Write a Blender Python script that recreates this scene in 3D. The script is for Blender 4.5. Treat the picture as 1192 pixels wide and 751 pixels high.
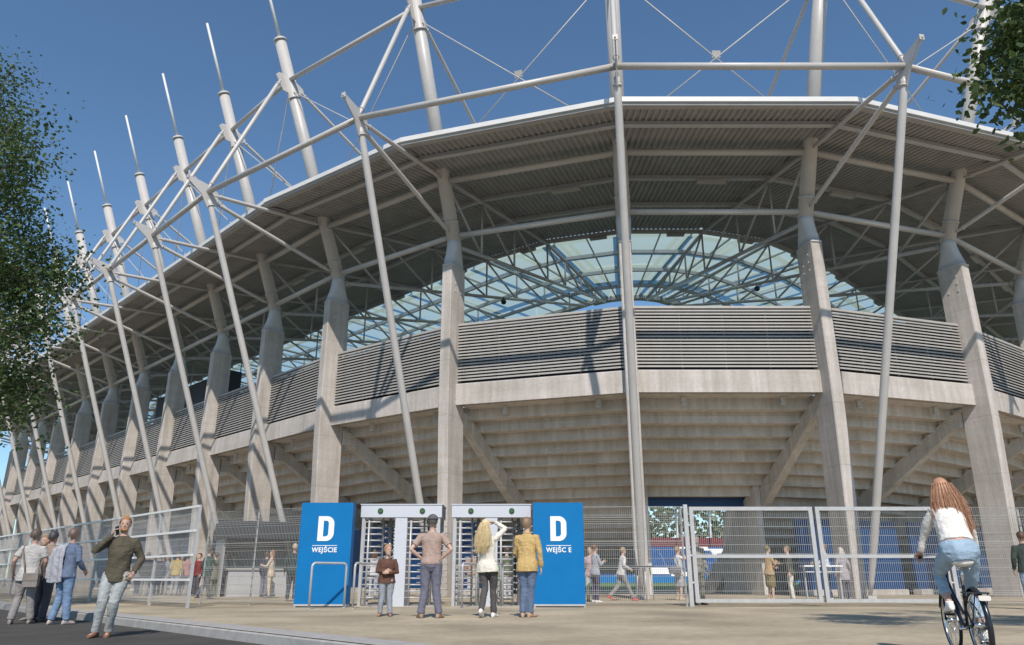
import bpy, bmesh, math, random
from mathutils import Vector as V, Matrix, noise
R = math.radians
scene = bpy.context.scene
for o in list(bpy.data.objects): bpy.data.objects.remove(o)
col = scene.collection
random.seed(11)

# ------------------------------------------------------------------ camera
CAM_H = 0.72
cam_data = bpy.data.cameras.new('camera')
cam_data.sensor_fit = 'HORIZONTAL'; cam_data.sensor_width = 36.0
cam_data.lens = 36.0 * 875.0 / 1192.0
cam_data.clip_start = 0.1; cam_data.clip_end = 4000
cam = bpy.data.objects.new('camera', cam_data); col.objects.link(cam)
cam.location = (0, 0, CAM_H); cam.rotation_euler = (R(90 + 18.78), 0, 0)
scene.camera = cam

# ------------------------------------------------------------------ sky, sun, exposure
SUN_DIR = V((-0.066, 1.0, -1.045)).normalized()      # the way the light travels
world = bpy.data.worlds.new('World'); scene.world = world; world.use_nodes = True
wn = world.node_tree; wn.nodes.clear()
w_out = wn.nodes.new('ShaderNodeOutputWorld'); w_bg = wn.nodes.new('ShaderNodeBackground')
w_sky = wn.nodes.new('ShaderNodeTexSky'); w_sky.sky_type = 'NISHITA'; w_sky.sun_disc = False
w_sky.sun_elevation = math.asin(-SUN_DIR.z); w_sky.sun_rotation = R(180 + 3.8)
w_sky.altitude = 200; w_sky.air_density = 1.0; w_sky.dust_density = 0.1; w_sky.ozone_density = 2.6
w_bg.inputs['Strength'].default_value = 0.106
w_tint = wn.nodes.new('ShaderNodeMix'); w_tint.data_type = 'RGBA'; w_tint.blend_type = 'MULTIPLY'; w_tint.inputs[0].default_value = 1.0; w_tint.inputs[7].default_value = (.80, .95, 1.0, 1)
wn.links.new(w_sky.outputs['Color'], w_tint.inputs[6]); wn.links.new(w_tint.outputs[2], w_bg.inputs['Color']); wn.links.new(w_bg.outputs['Background'], w_out.inputs['Surface'])
sl = bpy.data.lights.new('sun', 'SUN'); sl.energy = 3.3; sl.angle = R(0.55); sl.color = (1.0, 0.925, 0.83)
sun = bpy.data.objects.new('sun', sl); col.objects.link(sun)
sun.location = (10, -40, 60); sun.rotation_euler = SUN_DIR.to_track_quat('-Z', 'Y').to_euler()
scene.view_settings.view_transform = 'Standard'; scene.view_settings.look = 'None'
scene.view_settings.gamma = 1.0; scene.view_settings.use_curve_mapping = False
scene.view_settings.exposure = 0.42
scene.cycles.max_bounces = 10; scene.cycles.diffuse_bounces = 7; scene.cycles.transparent_max_bounces = 12

# ------------------------------------------------------------------ materials
M = {}
def mat(name, c, rough=0.6, metal=0.0, var=0.0, scale=3.0, bump=0.0, bscale=40.0, stretch=(1, 1, 1), c2=None, spec=None):
    m = bpy.data.materials.new(name); m.use_nodes = True; nt = m.node_tree; b = nt.nodes['Principled BSDF']
    b.inputs['Base Color'].default_value = (*c, 1); b.inputs['Roughness'].default_value = rough; b.inputs['Metallic'].default_value = metal
    if spec is not None: b.inputs['Specular IOR Level'].default_value = spec
    if var or bump:
        tc = nt.nodes.new('ShaderNodeTexCoord'); mp = nt.nodes.new('ShaderNodeMapping'); mp.inputs['Scale'].default_value = stretch
        nt.links.new(tc.outputs['Object'], mp.inputs['Vector'])
    if var:
        n = nt.nodes.new('ShaderNodeTexNoise'); n.inputs['Scale'].default_value = scale; n.inputs['Detail'].default_value = 7; n.inputs['Roughness'].default_value = 0.62
        nt.links.new(mp.outputs['Vector'], n.inputs['Vector'])
        r = nt.nodes.new('ShaderNodeValToRGB'); r.color_ramp.elements[0].position = 0.3; r.color_ramp.elements[1].position = 0.7
        lo = tuple(x * (1 - var) for x in c) if c2 is None else c2
        hi = tuple(min(1, x * (1 + var)) for x in c) if c2 is None else c
        r.color_ramp.elements[0].color = (*lo, 1); r.color_ramp.elements[1].color = (*hi, 1)
        nt.links.new(n.outputs['Fac'], r.inputs['Fac']); nt.links.new(r.outputs['Color'], b.inputs['Base Color'])
    if bump:
        n2 = nt.nodes.new('ShaderNodeTexNoise'); n2.inputs['Scale'].default_value = bscale; n2.inputs['Detail'].default_value = 5
        nt.links.new(mp.outputs['Vector'], n2.inputs['Vector'])
        bp = nt.nodes.new('ShaderNodeBump'); bp.inputs['Strength'].default_value = bump; bp.inputs['Distance'].default_value = 0.02
        nt.links.new(n2.outputs['Fac'], bp.inputs['Height']); nt.links.new(bp.outputs['Normal'], b.inputs['Normal'])
    M[name] = m; return m

def concrete(name, c, streak=0.22, band=0.6):
    """board-marked concrete: mottling, rain streaks, faint pour lines, pores"""
    m = bpy.data.materials.new(name); m.use_nodes = True; nt = m.node_tree; b = nt.nodes['Principled BSDF']; b.inputs['Roughness'].default_value = 0.85
    b.inputs['Specular IOR Level'].default_value = 0.25
    N = nt.nodes.new; L = nt.links.new
    tc = N('ShaderNodeTexCoord')
    def nz(scale, st, det=6):
        mp = N('ShaderNodeMapping'); mp.inputs['Scale'].default_value = st; L(tc.outputs['Object'], mp.inputs['Vector'])
        n = N('ShaderNodeTexNoise'); n.inputs['Scale'].default_value = scale; n.inputs['Detail'].default_value = det; n.inputs['Roughness'].default_value = 0.6
        L(mp.outputs['Vector'], n.inputs['Vector']); return n.outputs['Fac']
    def ramp(f, a, c_, p0=0.3, p1=0.7):
        r = N('ShaderNodeMapRange'); r.inputs['From Min'].default_value = p0; r.inputs['From Max'].default_value = p1
        r.inputs['To Min'].default_value = a; r.inputs['To Max'].default_value = c_; L(f, r.inputs['Value']); return r.outputs['Result']
    def mul(a, b_):
        x = N('ShaderNodeMath'); x.operation = 'MULTIPLY'; L(a, x.inputs[0]); L(b_, x.inputs[1]); return x.outputs[0]
    f = mul(ramp(nz(0.5, (1, 1, 1)), 0.86, 1.1), ramp(nz(2.2, (1.5, 1.5, 0.12)), 1 - streak, 1.06))
    f = mul(f, ramp(nz(9, (1, 1, 1)), 0.92, 1.06))
    f = mul(f, ramp(nz(1.0, (0.15, 0.15, 3.0), 2), 0.94, 1.04))
    sx = N('ShaderNodeSeparateXYZ'); L(tc.outputs['Object'], sx.inputs[0]); dv = N('ShaderNodeMath'); dv.operation = 'DIVIDE'; dv.inputs[1].default_value = 2.42; L(sx.outputs[2], dv.inputs[0])
    fr = N('ShaderNodeMath'); fr.operation = 'FRACT'; L(dv.outputs[0], fr.inputs[0]); lt = N('ShaderNodeMath'); lt.operation = 'LESS_THAN'; lt.inputs[1].default_value = .011; L(fr.outputs[0], lt.inputs[0])
    f = mul(f, ramp(lt.outputs[0], 1.0, .80, 0, 1))
    mx = N('ShaderNodeMix'); mx.data_type = 'RGBA'; mx.blend_type = 'MULTIPLY'; mx.inputs[0].default_value = 1.0
    mx.inputs[6].default_value = (*c, 1); cb = N('ShaderNodeCombineColor'); L(f, cb.inputs[0]); L(f, cb.inputs[1])
    warm = N('ShaderNodeMath'); warm.operation = 'POWER'; L(f, warm.inputs[0]); warm.inputs[1].default_value = 1.15; L(warm.outputs[0], cb.inputs[2])
    L(cb.outputs[0], mx.inputs[7]); L(mx.outputs[2], b.inputs['Base Color'])
    bp = N('ShaderNodeBump'); bp.inputs['Strength'].default_value = 0.25; bp.inputs['Distance'].default_value = 0.02
    L(nz(30, (1, 1, 1)), bp.inputs['Height']); L(bp.outputs['Normal'], b.inputs['Normal'])
    M[name] = m; return m

concrete('concrete', (0.545, 0.495, 0.46), streak=.26)
concrete('concrete_under', (0.64, 0.595, 0.56), streak=0.25)
mat('steel', (0.50, 0.475, 0.45), 0.42, 0, 0.07, 1.3, 0.05, 8)
mat('steel_dull', (0.52, 0.51, 0.50), 0.5, 0, 0.06, 2)
mat('truss_grey', (0.46, 0.46, 0.465), 0.5, 0, 0.08, 2)
mat('deck', (0.34, 0.33, 0.32), 0.55, 0, 0.12, 1.2)
mat('fascia', (0.66, 0.65, 0.63), 0.45, 0, 0.05, 1)
mat('louvre', (0.40, 0.38, 0.355), 0.5, 0, 0.08, 2, stretch=(1, 1, .3))
mat('dark', (0.035, 0.037, 0.045), 0.6)
mat('screen', (0.018, 0.022, 0.035), 0.35)
mat('galv', (0.47, 0.465, 0.465), 0.42, 0.2, 0.10, 6)
mat('wire', (0.42, 0.41, 0.39), 0.45, 0.3)
mat('white_rail', (0.7, 0.7, 0.7), 0.4)
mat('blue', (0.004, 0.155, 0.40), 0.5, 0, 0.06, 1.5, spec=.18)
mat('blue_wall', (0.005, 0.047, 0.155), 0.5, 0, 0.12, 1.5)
mat('white', (0.82, 0.82, 0.80), 0.5)
mat('turn', (0.56, 0.57, 0.61), 0.35, 0.1, 0.10, 40)
mat('asphalt', (0.070, 0.063, 0.055), 0.9, 0, 0.28, 1.1, 0.6, 220)
mat('kerbstone', (0.36, 0.345, 0.33), 0.85, 0, 0.16, 5, 0.3, 60)
mat('earth', (0.24, 0.22, 0.18), 0.95, 0, 0.2, 0.3)
mat('pitch_green', (0.10, 0.17, 0.035), 0.9, 0, 0.2, 0.4)
mat('seat_blue', (0.02, 0.10, 0.28), 0.5, 0, 0.3, 2)
mat('seat_red', (0.16, 0.018, 0.024), 0.5, 0, 0.2, 1)
mat('bark', (0.10, 0.075, 0.055), 0.9, 0, 0.3, 6, 0.8, 20, stretch=(1, 1, .3))
mat('lamp_green', (0.04, 0.13, 0.03), 0.3); mat('lamp_ring', (0.03, 0.04, 0.03), 0.4)

def plaza_mat():
    m = bpy.data.materials.new('plaza'); m.use_nodes = True; nt = m.node_tree; b = nt.nodes['Principled BSDF']; b.inputs['Roughness'].default_value = 0.88
    N = nt.nodes.new; L = nt.links.new; tc = N('ShaderNodeTexCoord')
    br = N('ShaderNodeTexBrick'); br.inputs['Scale'].default_value = 1.0; br.inputs['Brick Width'].default_value = 1.5; br.inputs['Row Height'].default_value = 1.5
    br.inputs['Mortar Size'].default_value = 0.008; br.inputs['Color1'].default_value = (0.40, 0.335, 0.235, 1); br.inputs['Color2'].default_value = (0.445, 0.372, 0.262, 1)
    br.inputs['Mortar'].default_value = (0.30, 0.255, 0.185, 1); br.offset = 0.0
    pm = N('ShaderNodeMapping'); pm.inputs['Rotation'].default_value = (0, 0, R(-46.8)); pm.inputs['Location'].default_value = (.7, .4, 0); L(tc.outputs['Object'], pm.inputs['Vector']); L(pm.outputs['Vector'], br.inputs['Vector'])
    def nz(s, d, a, c):
        n = N('ShaderNodeTexNoise'); n.inputs['Scale'].default_value = s; n.inputs['Detail'].default_value = d; L(tc.outputs['Object'], n.inputs['Vector'])
        r = N('ShaderNodeMapRange'); r.inputs['From Min'].default_value = .32; r.inputs['From Max'].default_value = .68; r.inputs['To Min'].default_value = a; r.inputs['To Max'].default_value = c
        L(n.outputs['Fac'], r.inputs['Value']); return r.outputs['Result'], n.outputs['Fac']
    f1, _ = nz(0.45, 7, 0.66, 1.14); f2, _ = nz(7, 6, 0.88, 1.08); _, h = nz(120, 3, 0, 1)
    mu = N('ShaderNodeMath'); mu.operation = 'MULTIPLY'; L(f1, mu.inputs[0]); L(f2, mu.inputs[1])
    mx = N('ShaderNodeMix'); mx.data_type = 'RGBA'; mx.blend_type = 'MULTIPLY'; mx.inputs[0].default_value = 1
    L(br.outputs['Color'], mx.inputs[6]); cb = N('ShaderNodeCombineColor')
    for i in range(3): L(mu.outputs[0], cb.inputs[i])
    L(cb.outputs[0], mx.inputs[7]); L(mx.outputs[2], b.inputs['Base Color'])
    bp = N('ShaderNodeBump'); bp.inputs['Strength'].default_value = .3; bp.inputs['Distance'].default_value = .01; L(h, bp.inputs['Height']); L(bp.outputs['Normal'], b.inputs['Normal'])
    M['plaza'] = m
plaza_mat()

def glass_mat():
    """frosted pale sheet: passes daylight softly, a little see-through"""
    m = bpy.data.materials.new('roof_glass'); m.use_nodes = True; nt = m.node_tree; nt.nodes.clear(); N = nt.nodes.new; L = nt.links.new
    out = N('ShaderNodeOutputMaterial'); tr = N('ShaderNodeBsdfTranslucent'); tr.inputs['Color'].default_value = (0.41, 0.51, 0.44, 1)
    tp = N('ShaderNodeBsdfTransparent'); tp.inputs['Color'].default_value = (0.70, 0.86, 0.92, 1)
    a = N('ShaderNodeMixShader'); lw = N('ShaderNodeLayerWeight'); mr = N('ShaderNodeMapRange'); mr.inputs['From Min'].default_value = .58; mr.inputs['From Max'].default_value = .88; mr.inputs['To Min'].default_value = .25; mr.inputs['To Max'].default_value = .75; L(lw.outputs['Facing'], mr.inputs['Value']); L(mr.outputs['Result'], a.inputs[0]); L(tr.outputs[0], a.inputs[1]); L(tp.outputs[0], a.inputs[2])
    L(a.outputs[0], out.inputs[0])
    M['roof_glass'] = m
glass_mat()

def leaf_mat(name, c, c2):
    m = bpy.data.materials.new(name); m.use_nodes = True; nt = m.node_tree; nt.nodes.clear(); N = nt.nodes.new; L = nt.links.new
    out = N('ShaderNodeOutputMaterial'); oi = N('ShaderNodeNewGeometry'); r = N('ShaderNodeValToRGB')
    r.color_ramp.elements[0].color = (*c, 1); r.color_ramp.elements[1].color = (*c2, 1); L(oi.outputs['Random Per Island'], r.inputs['Fac'])
    d = N('ShaderNodeBsdfPrincipled'); d.inputs['Roughness'].default_value = .5; L(r.outputs[0], d.inputs['Base Color'])
    t = N('ShaderNodeBsdfTranslucent'); L(r.outputs[0], t.inputs['Color'])
    mx = N('ShaderNodeMixShader'); mx.inputs[0].default_value = .35; L(d.outputs[0], mx.inputs[1]); L(t.outputs[0], mx.inputs[2]); L(mx.outputs[0], out.inputs[0]); M[name] = m
leaf_mat('leaf_dark', (0.028, 0.06, 0.016), (0.10, 0.15, 0.04))
leaf_mat('leaf_far', (0.05, 0.08, 0.03), (0.11, 0.14, 0.06))

# ------------------------------------------------------------------ mesh building
class MB:
    def __init__(s): s.v = []; s.f = []; s.m = []; s.sm = []; s.mi = 0; s.smooth = False
    def add(s, vs, fs, smooth=None):
        o = len(s.v); s.v += [V(p) for p in vs]
        for f in fs: s.f.append([i + o for i in f]); s.m.append(s.mi); s.sm.append(s.smooth if smooth is None else smooth)
    def hexa(s, p):    # p: bottom 4 (ring), top 4
        s.add(p, [(3, 2, 1, 0), (4, 5, 6, 7), (0, 1, 5, 4), (1, 2, 6, 5), (2, 3, 7, 6), (3, 0, 4, 7)])
    def box(s, a, b):
        x0, y0, z0 = a; x1, y1, z1 = b
        s.hexa([(x0, y0, z0), (x1, y0, z0), (x1, y1, z0), (x0, y1, z0), (x0, y0, z1), (x1, y0, z1), (x1, y1, z1), (x0, y1, z1)])
    def bar(s, p, q, w, h, up=(0, 0, 1)):   # rectangular bar
        p = V(p); q = V(q); d = (q - p).normalized(); x = d.cross(V(up))
        if x.length < 1e-4: x = d.cross(V((1, 0, 0)))
        x.normalize(); y = x.cross(d).normalized(); x *= w / 2; y *= h / 2
        s.hexa([p - x - y, p + x - y, p + x + y, p - x + y, q - x - y, q + x - y, q + x + y, q - x + y])
    def rings(s, rs, cap=True, smooth=True, closed=False):
        n = len(rs[0]); o = len(s.v)
        for r in rs: s.v += [V(p) for p in r]
        m = len(rs)
        for i in range(m if closed else m - 1):
            j = (i + 1) % m
            for k in range(n):
                k2 = (k + 1) % n
                s.f.append([o + i * n + k, o + i * n + k2, o + j * n + k2, o + j * n + k]); s.m.append(s.mi); s.sm.append(smooth)
        if cap and not closed:
            s.f.append([o + k for k in range(n)][::-1]); s.m.append(s.mi); s.sm.append(False)
            s.f.append([o + (m - 1) * n + k for k in range(n)]); s.m.append(s.mi); s.sm.append(False)
    def tube(s, pts, r, n=8, cap=True, closed=False, flat=1.0):
        pts = [V(p) for p in pts]; rr = r if isinstance(r, (list, tuple)) else [r] * len(pts); rs = []; x = None; m = len(pts)
        for i, p in enumerate(pts):
            if closed: t = pts[(i + 1) % m] - pts[i - 1]
            elif i == 0: t = pts[1] - p
            elif i == m - 1: t = p - pts[-2]
            else: t = (pts[i + 1] - p).normalized() + (p - pts[i - 1]).normalized()
            t.normalize()
            if x is None:
                x = t.cross(V((0, 0, 1)))
                if x.length < 0.1: x = t.cross(V((0, 1, 0)))
            x = (x - t * x.dot(t)).normalized(); y = t.cross(x)
            rs.append([p + x * (math.cos(a) * rr[i]) + y * (math.sin(a) * rr[i] * flat) for a in [2 * math.pi * k / n for k in range(n)]])
        s.rings(rs, cap, True, closed)
    def disc(s, c, axis, r, h, n=16):
        a = V(axis).normalized(); s.tube([V(c) - a * h / 2, V(c) + a * h / 2], r, n)
    def plate(s, poly, nrm, th):   # polygon slab
        nv = V(nrm).normalized() * th / 2; k = len(poly)
        a = [V(p) - nv for p in poly]; b = [V(p) + nv for p in poly]
        s.add(a + b, [tuple(range(k))[::-1], tuple(range(k, 2 * k))] + [(i, (i + 1) % k, k + (i + 1) % k, k + i) for i in range(k)])
    def ball(s, c, rx, ry, rz, n=10, m=7, rot=None):
        c = V(c); rs = []
        for i in range(1, m):
            t = math.pi * i / m - math.pi / 2
            ring = []
            for k in range(n):
                a = 2 * math.pi * k / n; p = V((rx * math.cos(t) * math.cos(a), ry * math.cos(t) * math.sin(a), rz * math.sin(t)))
                ring.append(c + (rot @ p if rot else p))
            rs.append(ring)
        s.rings(rs)
    def mesh(s, name, mats, org=V((0, 0, 0))):
        me = bpy.data.meshes.new(name); me.from_pydata([tuple(p - org) for p in s.v], [], s.f)
        for m_ in mats: me.materials.append(M[m_] if isinstance(m_, str) else m_)
        me.polygons.foreach_set('material_index', s.m); me.polygons.foreach_set('use_smooth', s.sm)
        me.update(); return me
def link(name, me, parent=None, loc=(0, 0, 0)):
    o = bpy.data.objects.new(name, me); col.objects.link(o); o.location = loc
    if parent: o.parent = parent
    return o
def obj(name, mb, mats, parent=None, local=False, fixn=True):
    """one mesh object; world coordinates unless local (then the parent's own)"""
    if not isinstance(mats, (list, tuple)): mats = [mats]
    org = V((0, 0, 0))
    q = parent
    while q is not None and not local: org = org + V(q.location); q = q.parent
    me = mb.mesh(name, mats, org)
    if fixn:
        bm = bmesh.new(); bm.from_mesh(me); bmesh.ops.recalc_face_normals(bm, faces=bm.faces); bm.to_mesh(me); bm.free()
    return link(name, me, parent)
def thing(name, label, cat, loc=(0, 0, 0), rz=0, group=None):
    o = bpy.data.objects.new(name, None); col.objects.link(o); o.empty_display_size = .3; o.location = loc; o.rotation_euler = (0, 0, rz); tag(o, label, cat, group); return o
def tag(o, label, cat, group=None):
    o['label'] = label; o['category'] = cat
    if group: o['group'] = group
def struct(name, mb, m):
    o = obj(name, mb, m); o['kind'] = 'structure'; return o
# ------------------------------------------------------------------ ground
KD = V((.684, -.729, 0)).normalized(); KN = V((-KD.y, KD.x, 0)).normalized()        # along the kerb; KN points to the plaza
if KN.y < 0: KN = -KN
K0 = V((-7.0, 15.1, 0)); ROAD_Z = -0.15
def kp(a, b, z): q = K0 + KD * a + KN * b; return (q.x, q.y, z)
g = MB(); g.add([(-1500, -1500, -.25), (1500, -1500, -.25), (1500, 1500, -.16), (-1500, 1500, -.25)], [(0, 1, 2, 3)]); struct('ground', g, 'earth')
g = MB(); g.add([kp(-140, -7.4, ROAD_Z), kp(60, -7.4, ROAD_Z), kp(60, 0, ROAD_Z), kp(-140, 0, ROAD_Z)], [(0, 1, 2, 3)]); struct('road', g, 'asphalt')
g = MB(); g.add([kp(-140, .0, 0), kp(60, .0, 0), kp(60, 150, 0), kp(-140, 150, 0)], [(0, 1, 2, 3)]); struct('plaza', g, 'plaza')
g = MB()
for i in range(-110, 45):
    a0, a1 = i + .006, i + .994; w = .45
    p = [kp(a0, -.02, -.3), kp(a1, -.02, -.3), kp(a1, w, -.3), kp(a0, w, -.3), kp(a0, 0.03, .004), kp(a1, .03, .004), kp(a1, w, .008), kp(a0, w, .008)]
    mid = [kp(a0, -.02, -.03), kp(a1, -.02, -.03)]
    g.add(p + mid, [(0, 1, 9, 8), (8, 9, 5, 4), (4, 5, 6, 7), (0, 8, 4, 7, 3), (1, 2, 6, 5, 9), (2, 3, 7, 6)])
struct('kerb', g, 'kerbstone')
g = MB(); g.add([kp(-140, -7.4, -.02), kp(60, -7.4, -.02), kp(60, -40, -.02), kp(-140, -40, -.02)], [(0, 1, 2, 3)]); struct('verge', g, 'earth')

# ------------------------------------------------------------------ the stadium
C0 = V((8.8, 54.5, 0)); RAD = 25.3; SP = 6.7; ST = math.sin(R(9))
ul = V((-1, 1, 0)).normalized(); ur = V((1, 1, 0)).normalized()
C1 = C0 + ul * (SP * 9)
AX = []       # (position, outward normal, tangent to the right)
def axis(c, ph): n = V((math.sin(R(ph)), -math.cos(R(ph)), 0)); return (c + n * RAD, n, V((math.cos(R(ph)), math.sin(R(ph)), 0)))
for ph in (-135, -117, -99, -81, -63): AX.append(axis(C1, ph))
base = axis(C0, -45)
for i in range(9, 0, -1): AX.append((base[0] + ul * (SP * i), base[1], base[2]))
I0 = len(AX) + 2      # the axis straight ahead
for ph in (-45, -27, -9, 9, 27, 45): AX.append(axis(C0, ph))
base = AX[-1]
for i in range(1, 6): AX.append((base[0] + ur * (SP * i), base[1], base[2]))
NA = len(AX)
def pt(k, r, z, s=0): P, n, t = AX[k]; q = P + n * r + t * s; return V((q.x, q.y, z))
def corner(k): return abs(AX[k][1].angle(AX[k + 1][1])) > .01
ST_LOC = V((8.8, 54.5, 0))
stadium = thing('stadium', 'pale concrete and white steel stadium with leaning masts and a wide overhanging roof', 'stadium', ST_LOC)
def part(name, mb, m, parent=stadium): return obj(name, mb, m, parent)
def soff(r): return 18.65 - .125 * (r - 1.2) if r > -10.6 else 20.125 + .03 * (r + 10.6)
def mast_r(z): return .377 * (z - 15.5)
NR, NZ = 7.4, 17.85          # outer node
GZ = 25.8; GR = mast_r(GZ)
R_EDGE, R_OP, R_IN = 4.5, -10.6, -21.0
purl = [3.0, -2.6, -6.2]; gpurl = [-10.6, -13.3, -16.0, -18.6]
webs = [-2.6, -6.2, -10.6, -13.3, -16.0, -18.6]

for k in range(NA):
    P, n, t = AX[k]
    # concrete blade column
    c = MB(); lv = [(0.0, -.92, .28), (7.0, -.76, .55), (8.2, -.72, .57), (14.15, -.62, .58)]; hw = .25; bv = .035
    rs = []
    for z, a, b in lv:
        rs.append([pt(k, a + bv, z, -hw), pt(k, b - bv, z, -hw), pt(k, b, z, -hw + bv), pt(k, b, z, hw - bv), pt(k, b - bv, z, hw), pt(k, a + bv, z, hw), pt(k, a, z, hw - bv), pt(k, a, z, -hw + bv)])
    c.rings(rs, True, False); column = part('concrete_column', c, 'concrete')
    # steel shoe: flange, then a skirt from rectangle to round
    s = MB(); nseg = 24
    def sect(z, rc, hr, hs, rad, mix):
        out = []
        for i in range(nseg):
            a = 2 * math.pi * (i + .5) / nseg; ca, sa = math.cos(a), math.sin(a)
            q = max(abs(ca), abs(sa)); sq = (ca / q * hr, sa / q * hs); ro = (ca * rad, sa * rad)
            x = sq[0] * (1 - mix) + ro[0] * mix; y = sq[1] * (1 - mix) + ro[1] * mix; out.append(pt(k, rc + x, z, y))
        return out
    s.rings([sect(14.152, -.02, .64, .285, .3, 0), sect(14.22, -.02, .64, .285, .3, 0), sect(14.222, -.02, .59, .25, .3, 0), sect(14.55, -.01, .53, .26, .35, .22), sect(14.95, .0, .45, .29, .33, .6), sect(15.3, .01, .36, .32, .325, .9), sect(15.55, 0.02, .325, .325, .325, 1)], True, True)
    shoe = part('steel_shoe', s, 'steel_dull')
    for z in (13.7, 13.35, 13.0):
        for rr in (-.25, .2):
            for sd in ((-1, 1) if k == I0 else (1,) if k < I0 else (-1,)):
                if I0 - 2 <= k <= I0 + 2: s = MB(); s.disc(pt(k, rr, z, sd * .262), t, .045, .03, 8); part('bolt', s, 'steel_dull', shoe)
    # mast: round tube through the roof with collars, and the thin rod on top
    m = MB(); zt = 28.1
    m.tube([pt(k, mast_r(15.45), 15.45), pt(k, mast_r(zt), zt)], [.32, .295], 20)
    ax = (pt(k, mast_r(zt), zt) - pt(k, mast_r(16), 16)).normalized()
    for z in (16.4, 24.9, 28.0): m.disc(pt(k, mast_r(z), z), ax, .355, .07, 20)
    mast = part('mast', m, 'steel')
    m = MB(); m.tube([pt(k, mast_r(28.0), 28.0), pt(k, mast_r(32.2), 32.2)], [.085, .075], 8); part('antenna_rod', m, 'fascia', mast)
    # gusset at the ring height
    m = MB(); m.plate([pt(k, GR - .85, GZ - .35), pt(k, GR - .25, GZ - .7), pt(k, GR + .35, GZ - .7), pt(k, GR + .85, GZ + .05), pt(k, GR + .7, GZ + .25), pt(k, GR + .1, GZ + .35), pt(k, GR - .75, GZ - .1)], t, .05)
    part('gusset_plate', m, 'steel', mast)
    # raking strut and its fin
    m = MB(); d = (pt(k, NR - .25, NZ - .5) - pt(k, .78, .15))
    a = pt(k, .78, .12); b = pt(k, NR - .26, NZ - .55)
    m.tube([a, a + d * .03, a + d * .1, b - d * .06, b, b + d * .012], [.07, .10, .145, .145, .13, .07], 14)
    m.disc(b - d * .004, d, .165, .06, 14); m.box(pt(k, .78, 0) - V((.16, .16, 0)), pt(k, .78, .12) + V((.16, .16, .0)))
    strut = part('raking_strut', m, 'steel')
    m = MB(); m.plate([pt(k, NR - .35, NZ - .75), pt(k, NR - .12, NZ - .75), pt(k, NR + .2, NZ - .2), pt(k, NR + 1.0, NZ + .42), pt(k, NR + .92, NZ + .55), pt(k, NR - .1, NZ + .38), pt(k, NR - .55, NZ + .12), pt(k, NR - .6, NZ - .4)], t, .06)
    m.plate([pt(k, NR + .94, NZ + .35, -.09), pt(k, NR + .94, NZ + .35, .09), pt(k, NR + .94, NZ + .56, .09), pt(k, NR + .94, NZ + .56, -.09)], n + V((0, 0, .2)), .03)
    part('fin_plate', m, 'steel', strut)
    # brace tubes: node to roof, node to shoe, node to mast, mast to roof
    for (r0, z0, r1, z1, rad) in ((NR - .35, NZ - .05, 1.35, 18.25, .095), (NR - .3, NZ - .35, .5, 15.85, .095), (NR - .05, NZ + .15, GR + .55, GZ - .15, .105), (GR - .6, GZ - .3, -7.2, soff(-7.2) + .3, .085)):
        m = MB(); A = pt(k, r0, z0); B = pt(k, r1, z1); dd = (B - A).normalized()
        m.tube([A, A + dd * .12, A + dd * .34, B - dd * .34, B - dd * .12, B], [.05, .055, rad, rad, .055, .05], 10)
        m.disc(A + dd * .36, dd, rad + .02, .05, 10); m.disc(B - dd * .36, dd, rad + .02, .05, 10)
        part('brace_tube', m, 'steel')
    # roof truss
    m = MB(); rt = R_IN + .5
    top = lambda r: soff(r) - .32; bot = lambda r: 15.35 + (top(rt) - .15 - 15.35) * (r / rt)
    m.tube([pt(k, 1.2, top(1.2)), pt(k, R_OP, top(R_OP)), pt(k, rt, top(rt))], .10, 8); m.tube([pt(k, .1, 15.35), pt(k, rt, top(rt) - .15)], .10, 8)
    prev = .9
    for i, r in enumerate(webs):
        m.tube([pt(k, r, top(r)), pt(k, r, bot(r))], .055, 6)
        m.tube([pt(k, prev, top(prev)), pt(k, r, bot(r))], .065, 6)
        prev = r
    m.disc(pt(k, .55, top(.55)), n, .16, .08, 10); m.disc(pt(k, -.45, bot(-.45)), n, .16, .08, 10)
    rc = MB(); rc.bar(pt(k, R_EDGE, soff(R_EDGE) + .10), pt(k, R_OP, soff(R_OP) + .10), .42, .03); part('ridge_cap', rc, 'deck')
    truss = part('roof_truss', m, 'truss_grey')
    if k % 2 == 0:
        m = MB(); q = pt(k, -12, bot(-12) - .28, .1); m.ball(q, .18, .18, .17); m.tube([q, q + V((0, 0, .3))], .04, 6); part('loudspeaker', m, 'dark', truss)
    # raker beam under the terraces
    m = MB(); hw = .2
    pf = [(-.80, 7.65), (-.80, 6.95), (-1.3, 6.95), (-12.5, -.0), (-14.2, -.0), (-14.2, .25), (-13.0, .93), (-1.35, 7.55)]
    a = [pt(k, r, z, -hw) for r, z in pf]; b = [pt(k, r, z, hw) for r, z in pf]; L_ = len(pf)
    m.add(a + b, [tuple(range(L_)), tuple(range(L_, 2 * L_))[::-1]] + [(i, L_ + i, L_ + (i + 1) % L_, (i + 1) % L_) for i in range(L_)])
    part('raker_beam', m, 'concrete_under')

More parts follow.
